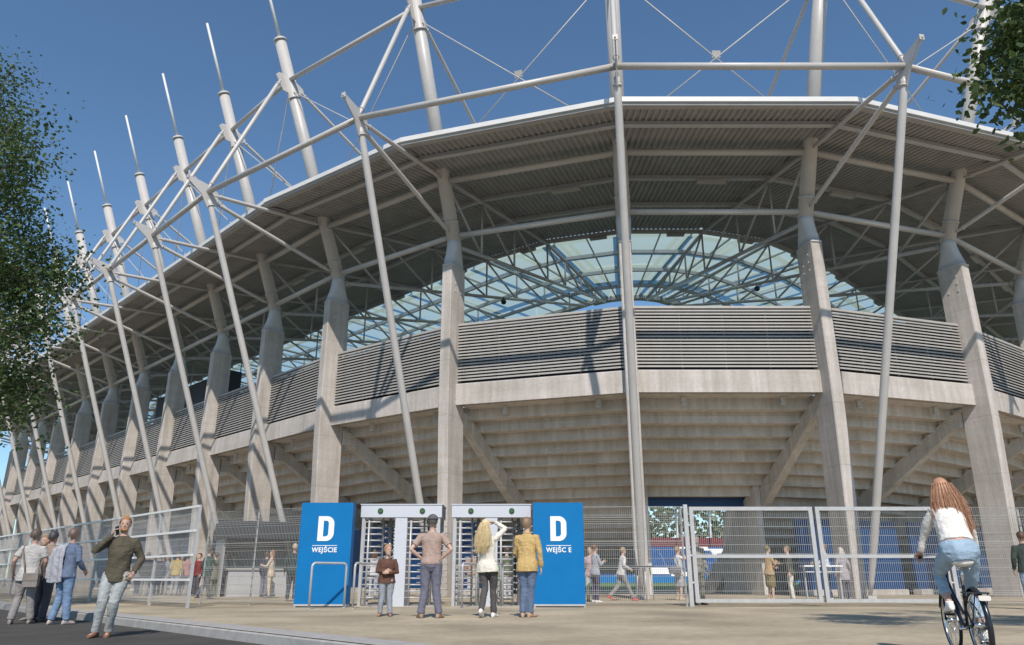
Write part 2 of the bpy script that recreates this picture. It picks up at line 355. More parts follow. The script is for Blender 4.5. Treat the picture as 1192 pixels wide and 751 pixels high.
OPEN = I0        # bay with the way through to the pitch
for k in range(NA - 1):
    (P0, n0, t0), (P1, n1, t1) = AX[k], AX[k + 1]
    ch = (P1 - P0); w = ch.length; ch.normalize(); nb = V((ch.y, -ch.x, 0)); mid = (P0 + P1) / 2; tn = math.tan(AX[k][1].angle(AX[k + 1][1]) / 2) if corner(k) else 0
    def bp(s, q, z): p = mid + ch * s + nb * q; return V((p.x, p.y, z))
    def half(q): return w / 2 + q * tn
    # ring tubes
    for nm, r, z, rad in (('node_ring_tube', NR - .1, NZ + .05, .125), ('mast_ring_tube', GR + .12, GZ, .12), ('eave_ring_tube', 1.05, 18.2, .15), ('shoe_ring_tube', .1, 15.8, .13)):
        m = MB(); m.tube([pt(k, r, z), pt(k + 1, r, z)], rad, 12, cap=True); part(nm, m, 'steel')
    # crossed cables between the masts
    m = MB(); a, b = pt(k, GR, GZ - .5), pt(k + 1, GR, GZ - .5); c_, d_ = pt(k, 1.3, 18.9), pt(k + 1, 1.3, 18.9)
    m.tube([a, d_], .028, 6); m.tube([b, c_], .028, 6); x = (a + d_) / 2 + (b - a) * .0
    x = (a + b + c_ + d_) / 4; up = ((a + b) - (c_ + d_)).normalized() * .15; sd = (b - a).normalized() * .18
    f = GZ - .5 - 18.9; m.plate([x - sd - up, x + sd - up, x + sd + up, x - sd + up], nb, .03); part('cross_cable', m, 'steel')
    # parapet beam and louvres
    m = MB(); e = .26
    def beamloft(prof, e0, mb_, smooth=False):
        A = [bp(-half(q) + e0, q, z) for q, z in prof]; B = [bp(half(q) - e0, q, z) for q, z in prof]; mb_.rings([A, B], True, smooth)
    beamloft([(.0, 7.8), (.0, 8.7), (-.05, 8.74), (-.45, 8.86), (-.45, 7.92), (-.1, 7.8)], e, m); part('parapet_beam', m, 'concrete')
    m = MB(); m.mi = 0; ns = 18; z0, z1 = 8.86, 11.42; pz = (z1 - z0) / ns
    for i in range(ns):
        z = z0 + pz * i; beamloft([(-.10, z + .012), (-.10, z + .062), (-.20, z + .125), (-.215, z + .125), (-.215, z + .112), (-.12, z + .05), (-.12, z + .012)], e, m)
    beamloft([(-.08, z1), (-.08, z1 + .1), (-.26, z1 + .1), (-.26, z1)], e, m)
    for f_ in (-.5, -.25, 0, .25, .5):
        s_ = f_ * (w - .7); m.bar(bp(s_, -.245, z0), bp(s_, -.245, z1), .05, .05, nb)
    m.mi = 1; beamloft([(-.42, z0), (-.42, z1 - .02), (-.44, z1 - .02), (-.44, z0)], e, m)
    part('louvre_panel', m, ['louvre', 'dark'])
    # roof deck: ribbed sheet, purlins, eave
    m = MB(); pitch = .26; q_out = R_EDGE - .15; ext = half(q_out); nrib = int(2 * ext / pitch) + 1; prof = []
    for i in range(-nrib // 2 - 1, nrib // 2 + 2):
        for ds, dz in ((0, 0), (.09, 0), (.13, .075), (.22, .075)): prof.append((i * pitch + ds, dz))
    prof = [p for p in prof if abs(p[0]) < ext - .01]; prof = [(-ext, 0)] + prof + [(ext, 0)]
    vs, fs = [], []
    for s_, dz in prof:
        qi = R_OP if tn == 0 or abs(s_) <= half(R_OP) else (abs(s_) - w / 2) / tn
        for q in (q_out, qi): vs.append(bp(s_, q, soff(q) + dz))
    for i in range(len(prof) - 1): fs.append((2 * i, 2 * i + 2, 2 * i + 3, 2 * i + 1))
    m.add(vs, fs); deck = obj('roof_deck', m, 'deck', stadium, fixn=False)
    for r in purl:
        m = MB(); z = soff(r); m.bar(bp(-half(r), r, z - .10), bp(half(r), r, z - .10), .14, .18); m.bar(bp(-half(r), r, z - .195), bp(half(r), r, z - .195), .24, .025); part('purlin', m, 'truss_grey', deck)
    m = MB(); ze = soff(R_EDGE)
    beamloft([(R_EDGE - .04, ze + .10), (R_EDGE - .04, ze + .31), (R_EDGE + .03, ze + .31), (R_EDGE + .03, ze + .10)], 0, m); part('eave_fascia', m, 'fascia', deck)
    m = MB(); beamloft([(R_EDGE - .30, ze - .05), (R_EDGE - .30, ze + .03), (R_EDGE - .05, ze + .2), (R_EDGE - .042, ze + .098), (R_EDGE - .06, ze - .02)], 0, m); part('eave_gutter', m, 'deck', deck)
    if k % 1 == 0:
        m = MB(); r = purl[1]; z = soff(r) - .21; m.bar(bp(.1, r - .02, z - .09), bp(1.5, r - .02, z - .09), .28, .15); part('strip_light', m, 'steel', deck)
    # translucent inner roof with its beams
    m = MB(); zo = .06
    m.add([bp(-half(R_OP), R_OP, soff(R_OP) + zo), bp(half(R_OP), R_OP, soff(R_OP) + zo), bp(half(R_IN), R_IN, soff(R_IN) + zo), bp(-half(R_IN), R_IN, soff(R_IN) + zo)], [(0, 1, 2, 3)])
    glass = obj('glass_roof_panel', m, 'roof_glass', stadium, fixn=False)
    m = MB()
    for r in gpurl: m.bar(bp(-half(r), r, soff(r) - .12), bp(half(r), r, soff(r) - .12), .16, .22)
    m.bar(bp(0, R_OP, soff(R_OP) - .05), bp(0, R_IN, soff(R_IN) - .05), .07, .1)
    part('glazing_beam', m, 'truss_grey', glass)
    m = MB()  # invented bars, added above the glass to cast shadow stripes on it
    for q_ in (-13.0, -17.6): m.bar(bp(-half(q_), q_, soff(q_) + .9), bp(half(q_), q_, soff(q_) + .9), .5, .12)
    for f_ in (-.5, .5):
        a_, b_ = (bp(f_ * .5 * w, R_OP - .2, soff(R_OP) + .9), bp(f_ * .5 * max(.4, 2 * half(R_IN)), R_IN + .2, soff(R_IN) + .9)); m.bar(a_, b_, .3, .12)
        c_ = a_.lerp(b_, .02); m.bar(c_, c_ - V((0, 0, .85)), .1, .1); c_ = a_.lerp(b_, .98); m.bar(c_, c_ - V((0, 0, .85)), .1, .1)
    part('added_shadow_rib', m, 'steel_dull', glass)
    m = MB(); r = R_IN; m.bar(bp(-half(r), r, soff(r)), bp(half(r), r, soff(r)), .5, .35); part('inner_gutter', m, 'truss_grey', glass)
    m = MB(); r = R_OP; m.bar(bp(.3, r, soff(r) - .3), bp(1.3, r, soff(r) - .3), .3, .16); part('drain_box', m, 'deck', deck)
    # terrace underside: stepped precast slabs
    m = MB(); nst = 8 if k == OPEN else 16
    r, z = -.45, 7.84; e = .21
    beamloft([(-.452, 8.0), (-.452, 7.84), (-1.3, 7.84), (-1.3, 8.0)], .27, m)
    r = -1.3
    for i in range(nst):
        h_ = .43; tr_ = .76; e = .003
        beamloft([(r, z + .12), (r, z - h_ - .0), (r - .02, z - h_ - .03), (r - .16, z - h_ - .03), (r - .16, z - .02), (r - .16, z + .12)], e, m)
        z -= h_; beamloft([(r - .163, z + .13), (r - .163, z - .0), (r - tr_, z - .0), (r - tr_, z + .13)], e, m); r -= tr_
    part('terrace_slab', m, 'concrete_under')
    if k == OPEN:
        for sg, ax_k in ((1, k), (-1, k + 1)):
            m = MB(); pf = [(-6.3, 0), (-6.3, 4.9), (-8.0, 4.0), (-10.0, 3.9), (-10.6, 0)]; a_ = [pt(ax_k, r_, z_, sg * .22) for r_, z_ in pf]; b_ = [pt(ax_k, r_, z_, sg * .48) for r_, z_ in pf]
            m.add(a_ + b_, [tuple(range(5)), tuple(range(5, 10))] + [(i, (i + 1) % 5, 5 + (i + 1) % 5, 5 + i) for i in range(5)]); part('passage_wall', m, 'concrete_under')
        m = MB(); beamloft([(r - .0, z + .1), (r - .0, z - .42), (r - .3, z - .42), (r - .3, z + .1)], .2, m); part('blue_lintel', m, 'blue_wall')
    for f_ in (-.22, .3):
        m = MB(); q = bp(w * f_, -.9, 7.68); m.box(q - V((.09, .09, .2)), q + V((.09, .09, .155))); m.disc(q + V((0, 0, -.16)), (0, 0, 1), .115, .12, 10); part('down_light', m, 'steel_dull')
    # blue shop walls under the stand
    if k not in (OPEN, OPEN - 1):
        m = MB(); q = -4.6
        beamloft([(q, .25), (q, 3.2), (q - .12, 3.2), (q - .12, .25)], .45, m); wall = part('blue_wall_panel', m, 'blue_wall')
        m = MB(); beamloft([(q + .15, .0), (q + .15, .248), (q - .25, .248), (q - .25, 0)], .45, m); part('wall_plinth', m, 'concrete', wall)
# scoreboard seen between the columns on the long side
m = MB(); a, b = I0 - 7, I0 - 5
p0, p1 = pt(a, -3.6, 10.6), pt(b, -3.6, 10.6); p2, p3 = pt(b, -4.6, 10.6), pt(a, -4.6, 10.6)
m.hexa([p0, p1, p2, p3] + [p + V((0, 0, 4.6)) for p in (p0, p1, p2, p3)]); part('scoreboard', m, 'screen')

# ------------------------------------------------------------------ pitch and the far stand
g = MB(); g.add([(-30, 57, .01), (75, 57, .01), (75, 127, .01), (-30, 127, .01)], [(0, 1, 2, 3)]); struct('pitch', g, 'pitch_green')
far = thing('far_stand', 'blue seated far stand with a red top wall, beyond the pitch', 'grandstand', (30, 132, 0))
m = MB()
for i in range(14):
    y = 129 + i * .8; z = .9 + i * .36
    m.box((-10, y, z - .3), (75, y + .8, z)); 
obj('terrace', m, 'concrete_under', far)
m = MB()
for i in range(14):
    y = 129 + i * .8; z = .9 + i * .36
    m.mi = 0
    for j in range(28):
        x = -10 + j * 3; m.mi = 1 if (abs((j + i * .55) % 9 - 3) < .9) else 0
        m.box((x, y + .3, z), (x + 2.9, y + .42, z + .42)); m.box((x, y + .02, z + .1), (x + 2.9, y + .3, z + .16))
obj('seat_row', m, ['seat_blue', 'white'], far)
m = MB(); m.box((-10, 140.6, 5.4), (75, 141, 7.6)); obj('top_wall', m, 'seat_red', far)
m = MB(); m.box((-10, 128.2, 0), (75, 128.6, 1.0)); obj('front_hoarding', m, 'blue', far)
for i in range(9):
    m = MB(); x = 6 + i * 6; m.tube([(x, 141.5, 0), (x, 141.5, 13)], .25, 8); m.tube([(x, 141.5, 12.6), (x, 133, 14)], .18, 8); obj('stand_post', m, 'steel_dull', far)
g = MB(); random.seed(5)
for i in range(8000):
    x = random.uniform(-15, 80); zc = 1 + abs(random.gauss(0, 1)) * 0 + random.random() ** .8 * (13 + 3 * noise.noise(V((x * .25, 3, 0)))); y = 150 + random.uniform(0, 8)
    a = random.random() * 6.28; s_ = random.uniform(.25, .6); u = V((math.cos(a), .3 * math.sin(a), math.sin(a))) * s_; v_ = V((-math.sin(a), random.uniform(-.6, .6), math.cos(a))) * s_ * .7
    c = V((x, y, zc)); g.add([c - u, c - v_, c + u, c + v_], [(0, 1, 2, 3)])
o = obj('wood', g, 'leaf_far', fixn=False); o['kind'] = 'stuff'; tag(o, 'far-off green wood rising behind the far stand beyond the pitch', 'trees')
# ------------------------------------------------------------------ writing
def letter_mesh(txt, size, bold=0.0, space=1.0):
    cu = bpy.data.curves.new('writing', 'FONT'); cu.body = txt; cu.size = size; cu.extrude = .006; cu.offset = bold; cu.align_x = 'CENTER'; cu.space_character = space
    o = bpy.data.objects.new('writing', cu); col.objects.link(o); dg = bpy.context.evaluated_depsgraph_get(); me = bpy.data.meshes.new_from_object(o.evaluated_get(dg))
    bpy.data.objects.remove(o); return me
def put_text(name, txt, size, parent, loc, bold=0, space=1.0, sx=1.0, m='white'):
    me = letter_mesh(txt, size, bold, space); me.transform(Matrix.Translation(loc) @ Matrix.Rotation(R(90), 4, 'X') @ Matrix.Diagonal((sx, 1, 1, 1))); me.materials.clear(); me.materials.append(M[m]); return link(name, me, parent)

# ------------------------------------------------------------------ blue entrance panels
def blue_panel(x0, x1, y, word, label, word_space=1.0):
    w = x1 - x0; t = thing('entrance_panel', label, 'sign', ((x0 + x1) / 2, y, 0), 0, 'blue entrance panels beside the turnstiles')
    m = MB(); m.box((-w / 2, 0, .07), (w / 2, .38, 2.66)); obj('panel_body', m, 'blue', t, True)
    m = MB(); m.box((-w / 2 + .004, .004, .0), (-w / 2 + .05, .37, .068)); m.box((w / 2 - .05, .004, 0), (w / 2 - .004, .37, .068)); m.box((-w / 2, -.006, .03), (w / 2, -.002, .075)); m.box((-w / 2 + .06, .03, .04), (w / 2 - .06, .35, .068)); obj('base_frame', m, 'galv', t, True)
    # heavy condensed D
    m = MB(); H, W, st = .64, .43, .145; z0 = 1.66; xl = -W / 2; n = 9; rad = .20; ri = .075
    out = [(xl, 0), (W / 2 - rad, 0)] + [(W / 2 - rad + rad * math.sin(R(90 * i / n)), rad - rad * math.cos(R(90 * i / n))) for i in range(1, n + 1)] + [(W / 2 - rad + rad * math.cos(R(90 * i / n)), H - rad + rad * math.sin(R(90 * i / n))) for i in range(0, n + 1)] + [(xl, H)]
    x1_, zt, zb = W / 2 - st, H - .115, .115
    inn = [(xl + st, zb), (x1_ - ri, zb)] + [(x1_ - ri + ri * math.sin(R(90 * i / n)), zb + ri - ri * math.cos(R(90 * i / n))) for i in range(1, n + 1)] + [(x1_ - ri + ri * math.cos(R(90 * i / n)), zt - ri + ri * math.sin(R(90 * i / n))) for i in range(0, n + 1)] + [(xl + st, zt)]
    K = len(out)
    vs = [(x, -.010, z0 + z) for x, z in out] + [(x, -.010, z0 + z) for x, z in inn] + [(x, .002, z0 + z) for x, z in out] + [(x, .002, z0 + z) for x, z in inn]
    fs = [(i, (i + 1) % K, K + (i + 1) % K, K + i) for i in range(K)] + [(i, (i + 1) % K, 2 * K + (i + 1) % K, 2 * K + i) for i in range(K)] + [(K + i, K + (i + 1) % K, 3 * K + (i + 1) % K, 3 * K + i) for i in range(K)]
    m.add(vs, fs); obj('letter', m, 'white', t, True)
    m = MB(); m.box((-.33, -.008, 1.535), (.33, .002, 1.55)); obj('rule_line', m, 'white', t, True)
    put_text('word', word, .17, t, (0, -.006, 1.375), .004, word_space, 0.92)
    return t
blue_panel(-5.69, -4.30, 20.9, 'WEJ\u015aCIE', 'blue D panel with a tube hoop in front, its word complete', 1.12)
blue_panel(.57, 1.92, 20.9, 'WEJ\u015aC E', 'blue D panel beside the man in mustard, its word missing one letter', 1.12)

# ------------------------------------------------------------------ turnstiles
def turnstile(x0, x1, y, label):
    w = x1 - x0; t = thing('turnstile', label, 'turnstile', ((x0 + x1) / 2, y, 0), 0, 'full height turnstiles'); D = 1.25
    m = MB(); m.box((-w / 2, 0, 2.32), (w / 2, D, 2.65)); m.box((-w / 2 - .02, -.02, 2.652), (w / 2 + .02, D + .02, 2.68)); obj('canopy', m, 'turn', t, True)
    m = MB(); m.box((-.16, .02, 0), (.17, D - .02, 2.317)); obj('pillar', m, 'turn', t, True)
    for px in (-w / 2 + .04, w / 2 - .12):
        for py in (.03, D - .11):
            m = MB(); m.box((px, py, 0), (px + .08, py + .08, 2.317)); obj('post', m, 'galv', t, True)
    for side in (-1, 1):
        cx_ = side * (w / 4 + .02); hw_ = w / 4 - .13
        q = MB(); q.disc((cx_, -.012, 2.49), (0, 1, 0), .075, .03, 18); ring = obj('indicator_ring', q, 'lamp_ring', t, True)
        q = MB(); q.disc((cx_, -.03, 2.49), (0, 1, 0), .048, .02, 18); obj('indicator_lamp', q, 'lamp_green', ring, True)
        # static cage of bars on the left of each lane
        m = MB(); xs = cx_ - hw_
        for i in range(13):
            z = .22 + i * .165; m.tube([(xs, .1, z), (xs + hw_ * .95, .1, z), (xs + hw_ * 1.05, .25, z), (xs + hw_ * 1.05, .6, z)], .022, 6)
        for xx, yy in ((xs, .1), (xs + .12, .1), (xs + hw_ * 1.05, .45)): m.tube([(xx, yy, 0), (xx, yy, 2.318)], .028, 8)
        obj('bar_cage', m, 'galv', t, True)
        # rotor with three combs of arms
        m = MB(); rx, ry = cx_ + hw_ * .45, .68; m.tube([(rx, ry, 0), (rx, ry, 2.318)], .05, 10)
        for a in (.4, .4 + 2.094, .4 + 4.189):
            for i in range(12):
                z = .26 + i * .17; m.tube([(rx, ry, z), (rx + .48 * math.cos(a), ry + .48 * math.sin(a), z), (rx + .5 * math.cos(a), ry + .5 * math.sin(a), z - .02)], .02, 6)
        obj('rotor', m, 'galv', t, True)
        m = MB(); xs = cx_ + hw_ + (.0 if side < 0 else -.02)
        for i in range(24):
            z = .12 + i * .09; m.disc((xs - .04, .3, z), (1, 0, .25), .05, .07, 8)
        m.box((xs - .02, .1, 0), (xs + .03, .9, 2.317)); obj('comb_strip', m, 'galv', t, True)
        m = MB()
        m.box((cx_ - hw_, .05, .0), (cx_ + hw_, D - .05, .012)); obj('threshold', m, 'galv', t, True)
    return t
turnstile(-4.20, -1.95, 21.5, 'silver full height turnstile next to the left blue panel, behind the boy')
turnstile(-1.67, .52, 21.5, 'silver full height turnstile behind the blonde woman, next to the right blue panel')

def hoop(x, y, x2, y2, label, h=1.08):
    a, b = V((x, y, 0)), V((x2, y2, 0)); d = (b - a); L_ = d.length; d.normalize(); m = MB(); rr = .1
    pts = [(0, 0, 0), (0, 0, h - rr), ]
    pts = [a, a + V((0, 0, h - rr))] + [a + d * (rr - rr * math.cos(R(q))) + V((0, 0, h - rr + rr * math.sin(R(q)))) for q in (25, 50, 75, 90)] + [a + d * (L_ - rr + rr * math.sin(R(q))) + V((0, 0, h - rr + rr * math.cos(R(q)))) for q in (0, 25, 50, 75)] + [b + V((0, 0, h - rr)), b]
    m.tube(pts, .03, 10); m.disc(a + V((0, 0, .008)), (0, 0, 1), .06, .015, 12); m.disc(b + V((0, 0, .008)), (0, 0, 1), .06, .015, 12)
    o = obj('guide_rail', m, 'galv'); tag(o, label, 'rail', 'steel tube hoops at the entrance')
hoop(-4.98, 19.7, -4.27, 20.4, 'steel tube hoop standing in front of the left blue panel')
hoop(-3.95, 19.9, -3.5, 21.2, 'steel tube hoop beside the boy at the first turnstile')
hoop(-1.25, 20.0, -.95, 21.2, 'steel tube hoop left of the blonde woman at the second turnstile')
hoop(-.5, 20.0, -.25, 21.2, 'steel tube hoop between the blonde woman and the man in mustard')

# ------------------------------------------------------------------ fences
def wire_panel(mb, A, B, h0, h1, dv=.05, dh=.2, r=.0035, double=True):
    A = V(A); B = V(B); d = B - A; L_ = d.length; d.normalize(); nrm = V((d.y, -d.x, 0)); n = int(L_ / dv)
    for i in range(n + 1):
        p = A + d * (L_ * i / n); mb.bar(p + V((0, 0, h0)), p + V((0, 0, h1)), r * 2, r * 2, nrm)
    k = int((h1 - h0) / dh)
    for i in range(k + 1):
        z = h0 + (h1 - h0) * i / k
        for s_ in ((-1, 1) if double else (0,)):
            mb.bar(A + V((0, 0, z)) + nrm * (s_ * .009), B + V((0, 0, z)) + nrm * (s_ * .009), r * 2.4, r * 2.4)
def mesh_fence(A, B, H, label, n, post='galv', post_w=.045):
    t = thing('mesh_fence', label, 'fence', A); A = V(A); B = V(B); off = V(A)
    m = MB(); wire_panel(m, A - off, B - off, .08, H, .055, .22); 
    for i in range(4):       # the stiffening folds
        z = .35 + i * (H - .7) / 3; d = (B - A).normalized(); nn = V((d.y, -d.x, 0))
        for s_ in (-.05, 0, .05): m.bar(A - off + V((0, 0, z + s_)) + nn * .03, B - off + V((0, 0, z + s_)) + nn * .03, .008, .008)
    obj('wire_mesh', m, 'wire', t, True)
    for i in range(n + 1):
        p = (B - A) * (i / n); m = MB(); m.box(p - V((post_w / 2, post_w / 2, 0)) + V((0, .06, 0)), p + V((post_w / 2, post_w / 2 + .06, H - .02))); obj('post', m, post, t, True)
mesh_fence((-9.2, 23.6, 0), (-5.72, 21.9, 0), 2.62, 'wire mesh fence between the glazed side fence and the left blue panel', 2)
mesh_fence((1.97, 21.7, 0), (4.72, 21.6, 0), 2.62, 'wire mesh fence between the right blue panel and the double gate', 1)
mesh_fence((11.95, 21.6, 0), (21.0, 21.9, 0), 2.6, 'wire mesh fence without a frame, to the right of the gate behind the cyclist', 4)
def gate(x0, x1, y, label, hinge_left):
    t = thing('gate_leaf', label, 'gate', (x0, y, 0), 0, 'silver framed double gate'); w = x1 - x0; b = .055
    m = MB()
    m.box((0, -b, .1), (.11, b, 2.6)); m.box((w - .11, -b, .1), (w, b, 2.6)); m.box((.112, -b + .003, 2.5), (w - .112, b - .003, 2.6)); m.box((.112, -b + .003, .1), (w - .112, b - .003, .19)); m.box((.112, -b + .003, 1.24), (w - .112, b - .003, 1.33)); obj('gate_frame', m, 'galv', t, True)
    m = MB(); wire_panel(m, (.1, .0, 0), (w - .1, .0, 0), .15, 2.55, .055, .22); obj('wire_mesh', m, 'wire', t, True)
    px = -.16 if hinge_left else w + .06
    m = MB(); m.box((px, -.06, 0), (px + .11, .06, 2.66)); p = obj('gate_post', m, 'galv', t, True)
    for z in (.6, 1.3, 2.1):
        m = MB(); m.tube([(px + .05, -.03, z), ((.05 if hinge_left else w - .05), -.03, z)], .03, 8); obj('hinge', m, 'galv', p, True)
gate(4.92, 8.34, 21.5, 'silver framed gate leaf with the double posts, in front of the passage to the pitch', True)
gate(8.42, 11.86, 21.5, 'silver framed gate leaf whose right end is behind the red haired cyclist', False)
# long side fence: framed fine mesh with four white rails
F0 = V((-8.25, 20.4, 0)); FD = V((-.70, .714, 0)).normalized(); FN = V((-FD.y, FD.x, 0)) * -1
t = thing('screen_fence', 'long fence of fine grey mesh with four white rails, running away along the left pavement', 'fence', F0)
NF = 24
for i in range(NF):
    q = FD * (i * 2.6)
    m = MB(); m.bar(q, q + V((0, 0, 2.56)), .07, .07, FD); obj('post', m, 'galv', t, True)
for i in range(NF - 1):
    A = FD * (i * 2.6 + .05); B = FD * (i * 2.6 + 2.55); m = MB()
    wire_panel(m, A, B, .12, 2.5, .06 if i < 8 else .09, .15, .0030 if i < 8 else .0055, False); obj('mesh_infill', m, 'galv', t, True)
for z in (.68, 1.29, 1.9, 2.52):
    m = MB(); m.bar(FD * -.02 - FN * .05 + V((0, 0, z)), FD * (NF * 2.6 - 2.6) - FN * .05 + V((0, 0, z)), .05, .055); obj('rail', m, 'white_rail', t, True)

# ------------------------------------------------------------------ kiosk and tables under the stand
kx, ky = -10.2, 33.2
t = thing('kiosk', 'dark kiosk with a pale counter under the stand, left of the left blue panel', 'kiosk', (kx, ky, 0), R(28))
m = MB(); m.box((-1.6, .0, 0), (1.6, .6, 1.05)); obj('counter', m, 'truss_grey', t, True)
m = MB(); m.box((-1.7, -.08, 1.052), (1.7, .68, 1.1)); obj('counter_top', m, 'steel', t, True)
m = MB(); m.box((-1.9, 2.4, 0), (1.9, 2.5, 2.3)); m.box((-1.9, .2, 0), (-1.8, 2.398, 2.3)); m.box((1.8, .2, 0), (1.9, 2.398, 2.3)); obj('back_wall', m, 'deck', t, True)
m = MB(); m.box((-2.0, -.1, 2.303), (2.0, 2.6, 3.0)); obj('fascia_board', m, 'dark', t, True)
for i, x in enumerate((-.9, -.2, .05, .3, 1.0)):
    m = MB(); m.tube([(x, .3, 1.1), (x, .3, 1.28), (x, .3, 1.33), (x, .3, 1.42)], [.04, .04, .015, .015], 8); loc = Matrix.Rotation(R(28), 4, 'Z')
    o = link('bottle', m.mesh('bottle', ['dark']), None, (kx, ky, 0)); o.rotation_euler = (0, 0, R(28)); tag(o, 'small dark bottle standing on the pale kiosk counter', 'bottle', 'bottles on the kiosk counter')
def bar_table(x, y, label):
    t = thing('bar_table', label, 'table', (x, y, 0), 0, 'high bar tables behind the fence')
    m = MB(); m.disc((0, 0, 1.1), (0, 0, 1), .36, .04, 20); obj('table_top', m, 'dark', t, True)
    for a in (0, 1.57, 3.14, 4.71):
        m = MB(); m.tube([(.2 * math.cos(a), .2 * math.sin(a), 1.08), (.3 * math.cos(a), .3 * math.sin(a), 0)], .022, 8); obj('leg', m, 'galv', t, True)
bar_table(4.55, 27.3, 'round dark high table beside the striding boy near the middle column')
t = thing('counter_table', 'narrow white counter in front of the man in a white shirt behind the gate', 'table', (10.4, 26.6, 0))
m = MB(); m.box((-.65, -.22, 1.08), (.65, .22, 1.13)); obj('table_top', m, 'white', t, True)
m = MB(); m.box((-.6, -.2, .9), (.6, .2, .93)); obj('shelf', m, 'white', t, True)
for sx in (-.6, .56):
    m = MB(); m.box((sx, -.04, 0), (sx + .04, .04, 1.078)); obj('leg', m, 'galv', t, True)

# ------------------------------------------------------------------ trees
def tree(base, crown, rad, label, nlimb, nleaf, lsz, seed, extra=(), m='leaf_dark', spread=.42, tw=.6, ends_w=()):
    rnd = random.Random(seed); t = thing('tree', label, 'tree', base); c = V(crown) - V(base); tr = MB(); lf = MB()
    h = c.z * .75; tr.tube([(0, 0, -.2), (0, 0, .3), (.05, .03, h * .5), (c.x * .4, c.y * .4, h), (c.x * .8, c.y * .8, c.z + rad[2] * .5)], [.3, .22, .17, .12, .03], 10)
    tips = []
    ends = [V((c.x + rad[0] * x, c.y + rad[1] * y, c.z + rad[2] * z)) for x, y, z in extra] + [V(e) - V(base) for e in ends_w]
    while len(ends) < nlimb:
        p = V((rnd.uniform(-1, 1), rnd.uniform(-1, 1), rnd.uniform(-1, 1)))
        if .35 < p.length < 1: ends.append(V((c.x + p.x * rad[0], c.y + p.y * rad[1], c.z + p.z * rad[2])))
    for e in ends:
        f = rnd.uniform(.35, .9); st = V((c.x * .3 * f, c.y * .3 * f, h * f + .3)); mid = (st + e) / 2 + V((rnd.uniform(-.3, .3), rnd.uniform(-.3, .3), .35))
        tr.tube([st, mid, e], [.06, .04, .012], 6); 
        for j in range(5):
            tp = e + V((rnd.gauss(0, tw), rnd.gauss(0, tw), rnd.gauss(0, tw * .75))); tr.tube([e + (mid - e) * rnd.uniform(0, .5), (e + tp) / 2 + V((0, 0, .08)), tp], [.014, .01, .004], 4); tips.append((e, tp))
    for i in range(nleaf):
        e, tp = rnd.choice(tips); p = e.lerp(tp, rnd.uniform(.1, 1.15)) + V((rnd.gauss(0, spread), rnd.gauss(0, spread), rnd.gauss(0, spread * .8)))
        a = V((rnd.gauss(0, 1), rnd.gauss(0, 1), rnd.gauss(0, .6) - .3)).normalized(); b = a.cross(V((rnd.gauss(0, 1), rnd.gauss(0, 1), rnd.gauss(0, 1)))).normalized(); nn = a.cross(b); s_ = lsz * rnd.uniform(.6, 1.25)
        lf.add([p, p + a * s_ * .35 + b * s_ * .36, p + a * s_ * .75 + b * s_ * .22, p + a * s_ * 1.05 - nn * s_ * .12, p + a * s_ * .75 - b * s_ * .22, p + a * s_ * .35 - b * s_ * .36], [(0, 1, 2, 3), (0, 3, 4, 5)])
    obj('trunk', tr, 'bark', t, True); cr = obj('crown', lf, m, t, True, fixn=False)
    return t
def bough(px, py, D):      # a bough end seen there in the photograph
    u, v_ = (px - 596) / 875, (375.5 - py) / 875; p = R(18.78); dy = math.cos(p) - v_ * math.sin(p); return (u * D / dy, D, CAM_H + (math.sin(p) + v_ * math.cos(p)) * D / dy)
rb = random.Random(2)
lt = [bough(x, y, rb.uniform(17.5, 22)) for x, y in ((0, 95), (4, 125), (12, 150), (24, 185), (26, 215), (10, 175), (12, 240), (25, 265), (50, 285), (68, 315), (52, 325), (25, 310), (36, 345), (40, 375), (14, 350), (18, 395), (32, 425), (36, 455), (12, 440), (4, 478), (2, 210), (0, 290), (0, 330), (-5, 390), (-20, 150), (-25, 230), (-20, 300), (-25, 370), (-20, 440), (10, 380), (20, 335))]
tree((-22.6, 18.2, -.02), (-20.9, 20.0, 8.8), (4.6, 6.0, 5.6), 'leafy green street tree whose crown reaches in from the left edge', 66, 37000, .115, 3, ends_w=lt, spread=.36, tw=.6)
rt_ = [bough(x + 24, y, rb.uniform(7.4, 8.8)) for x, y in ((1160, -5), (1178, 22), (1166, 52), (1188, 70), (1172, 92), (1190, 118), (1190, 15), (1158, 78), (1150, 28), (1200, 40), (1205, 95), (1212, 135), (1185, 45), (1182, 105), (1230, 60), (1230, 110))]
tree((11.8, 6.9, 0), (10.2, 7.7, 8.2), (2.0, 2.6, 2.2), 'green tree with large leaves hanging in at the upper right corner', 30, 8200, .11, 8, ends_w=rt_, spread=.20, tw=.24)
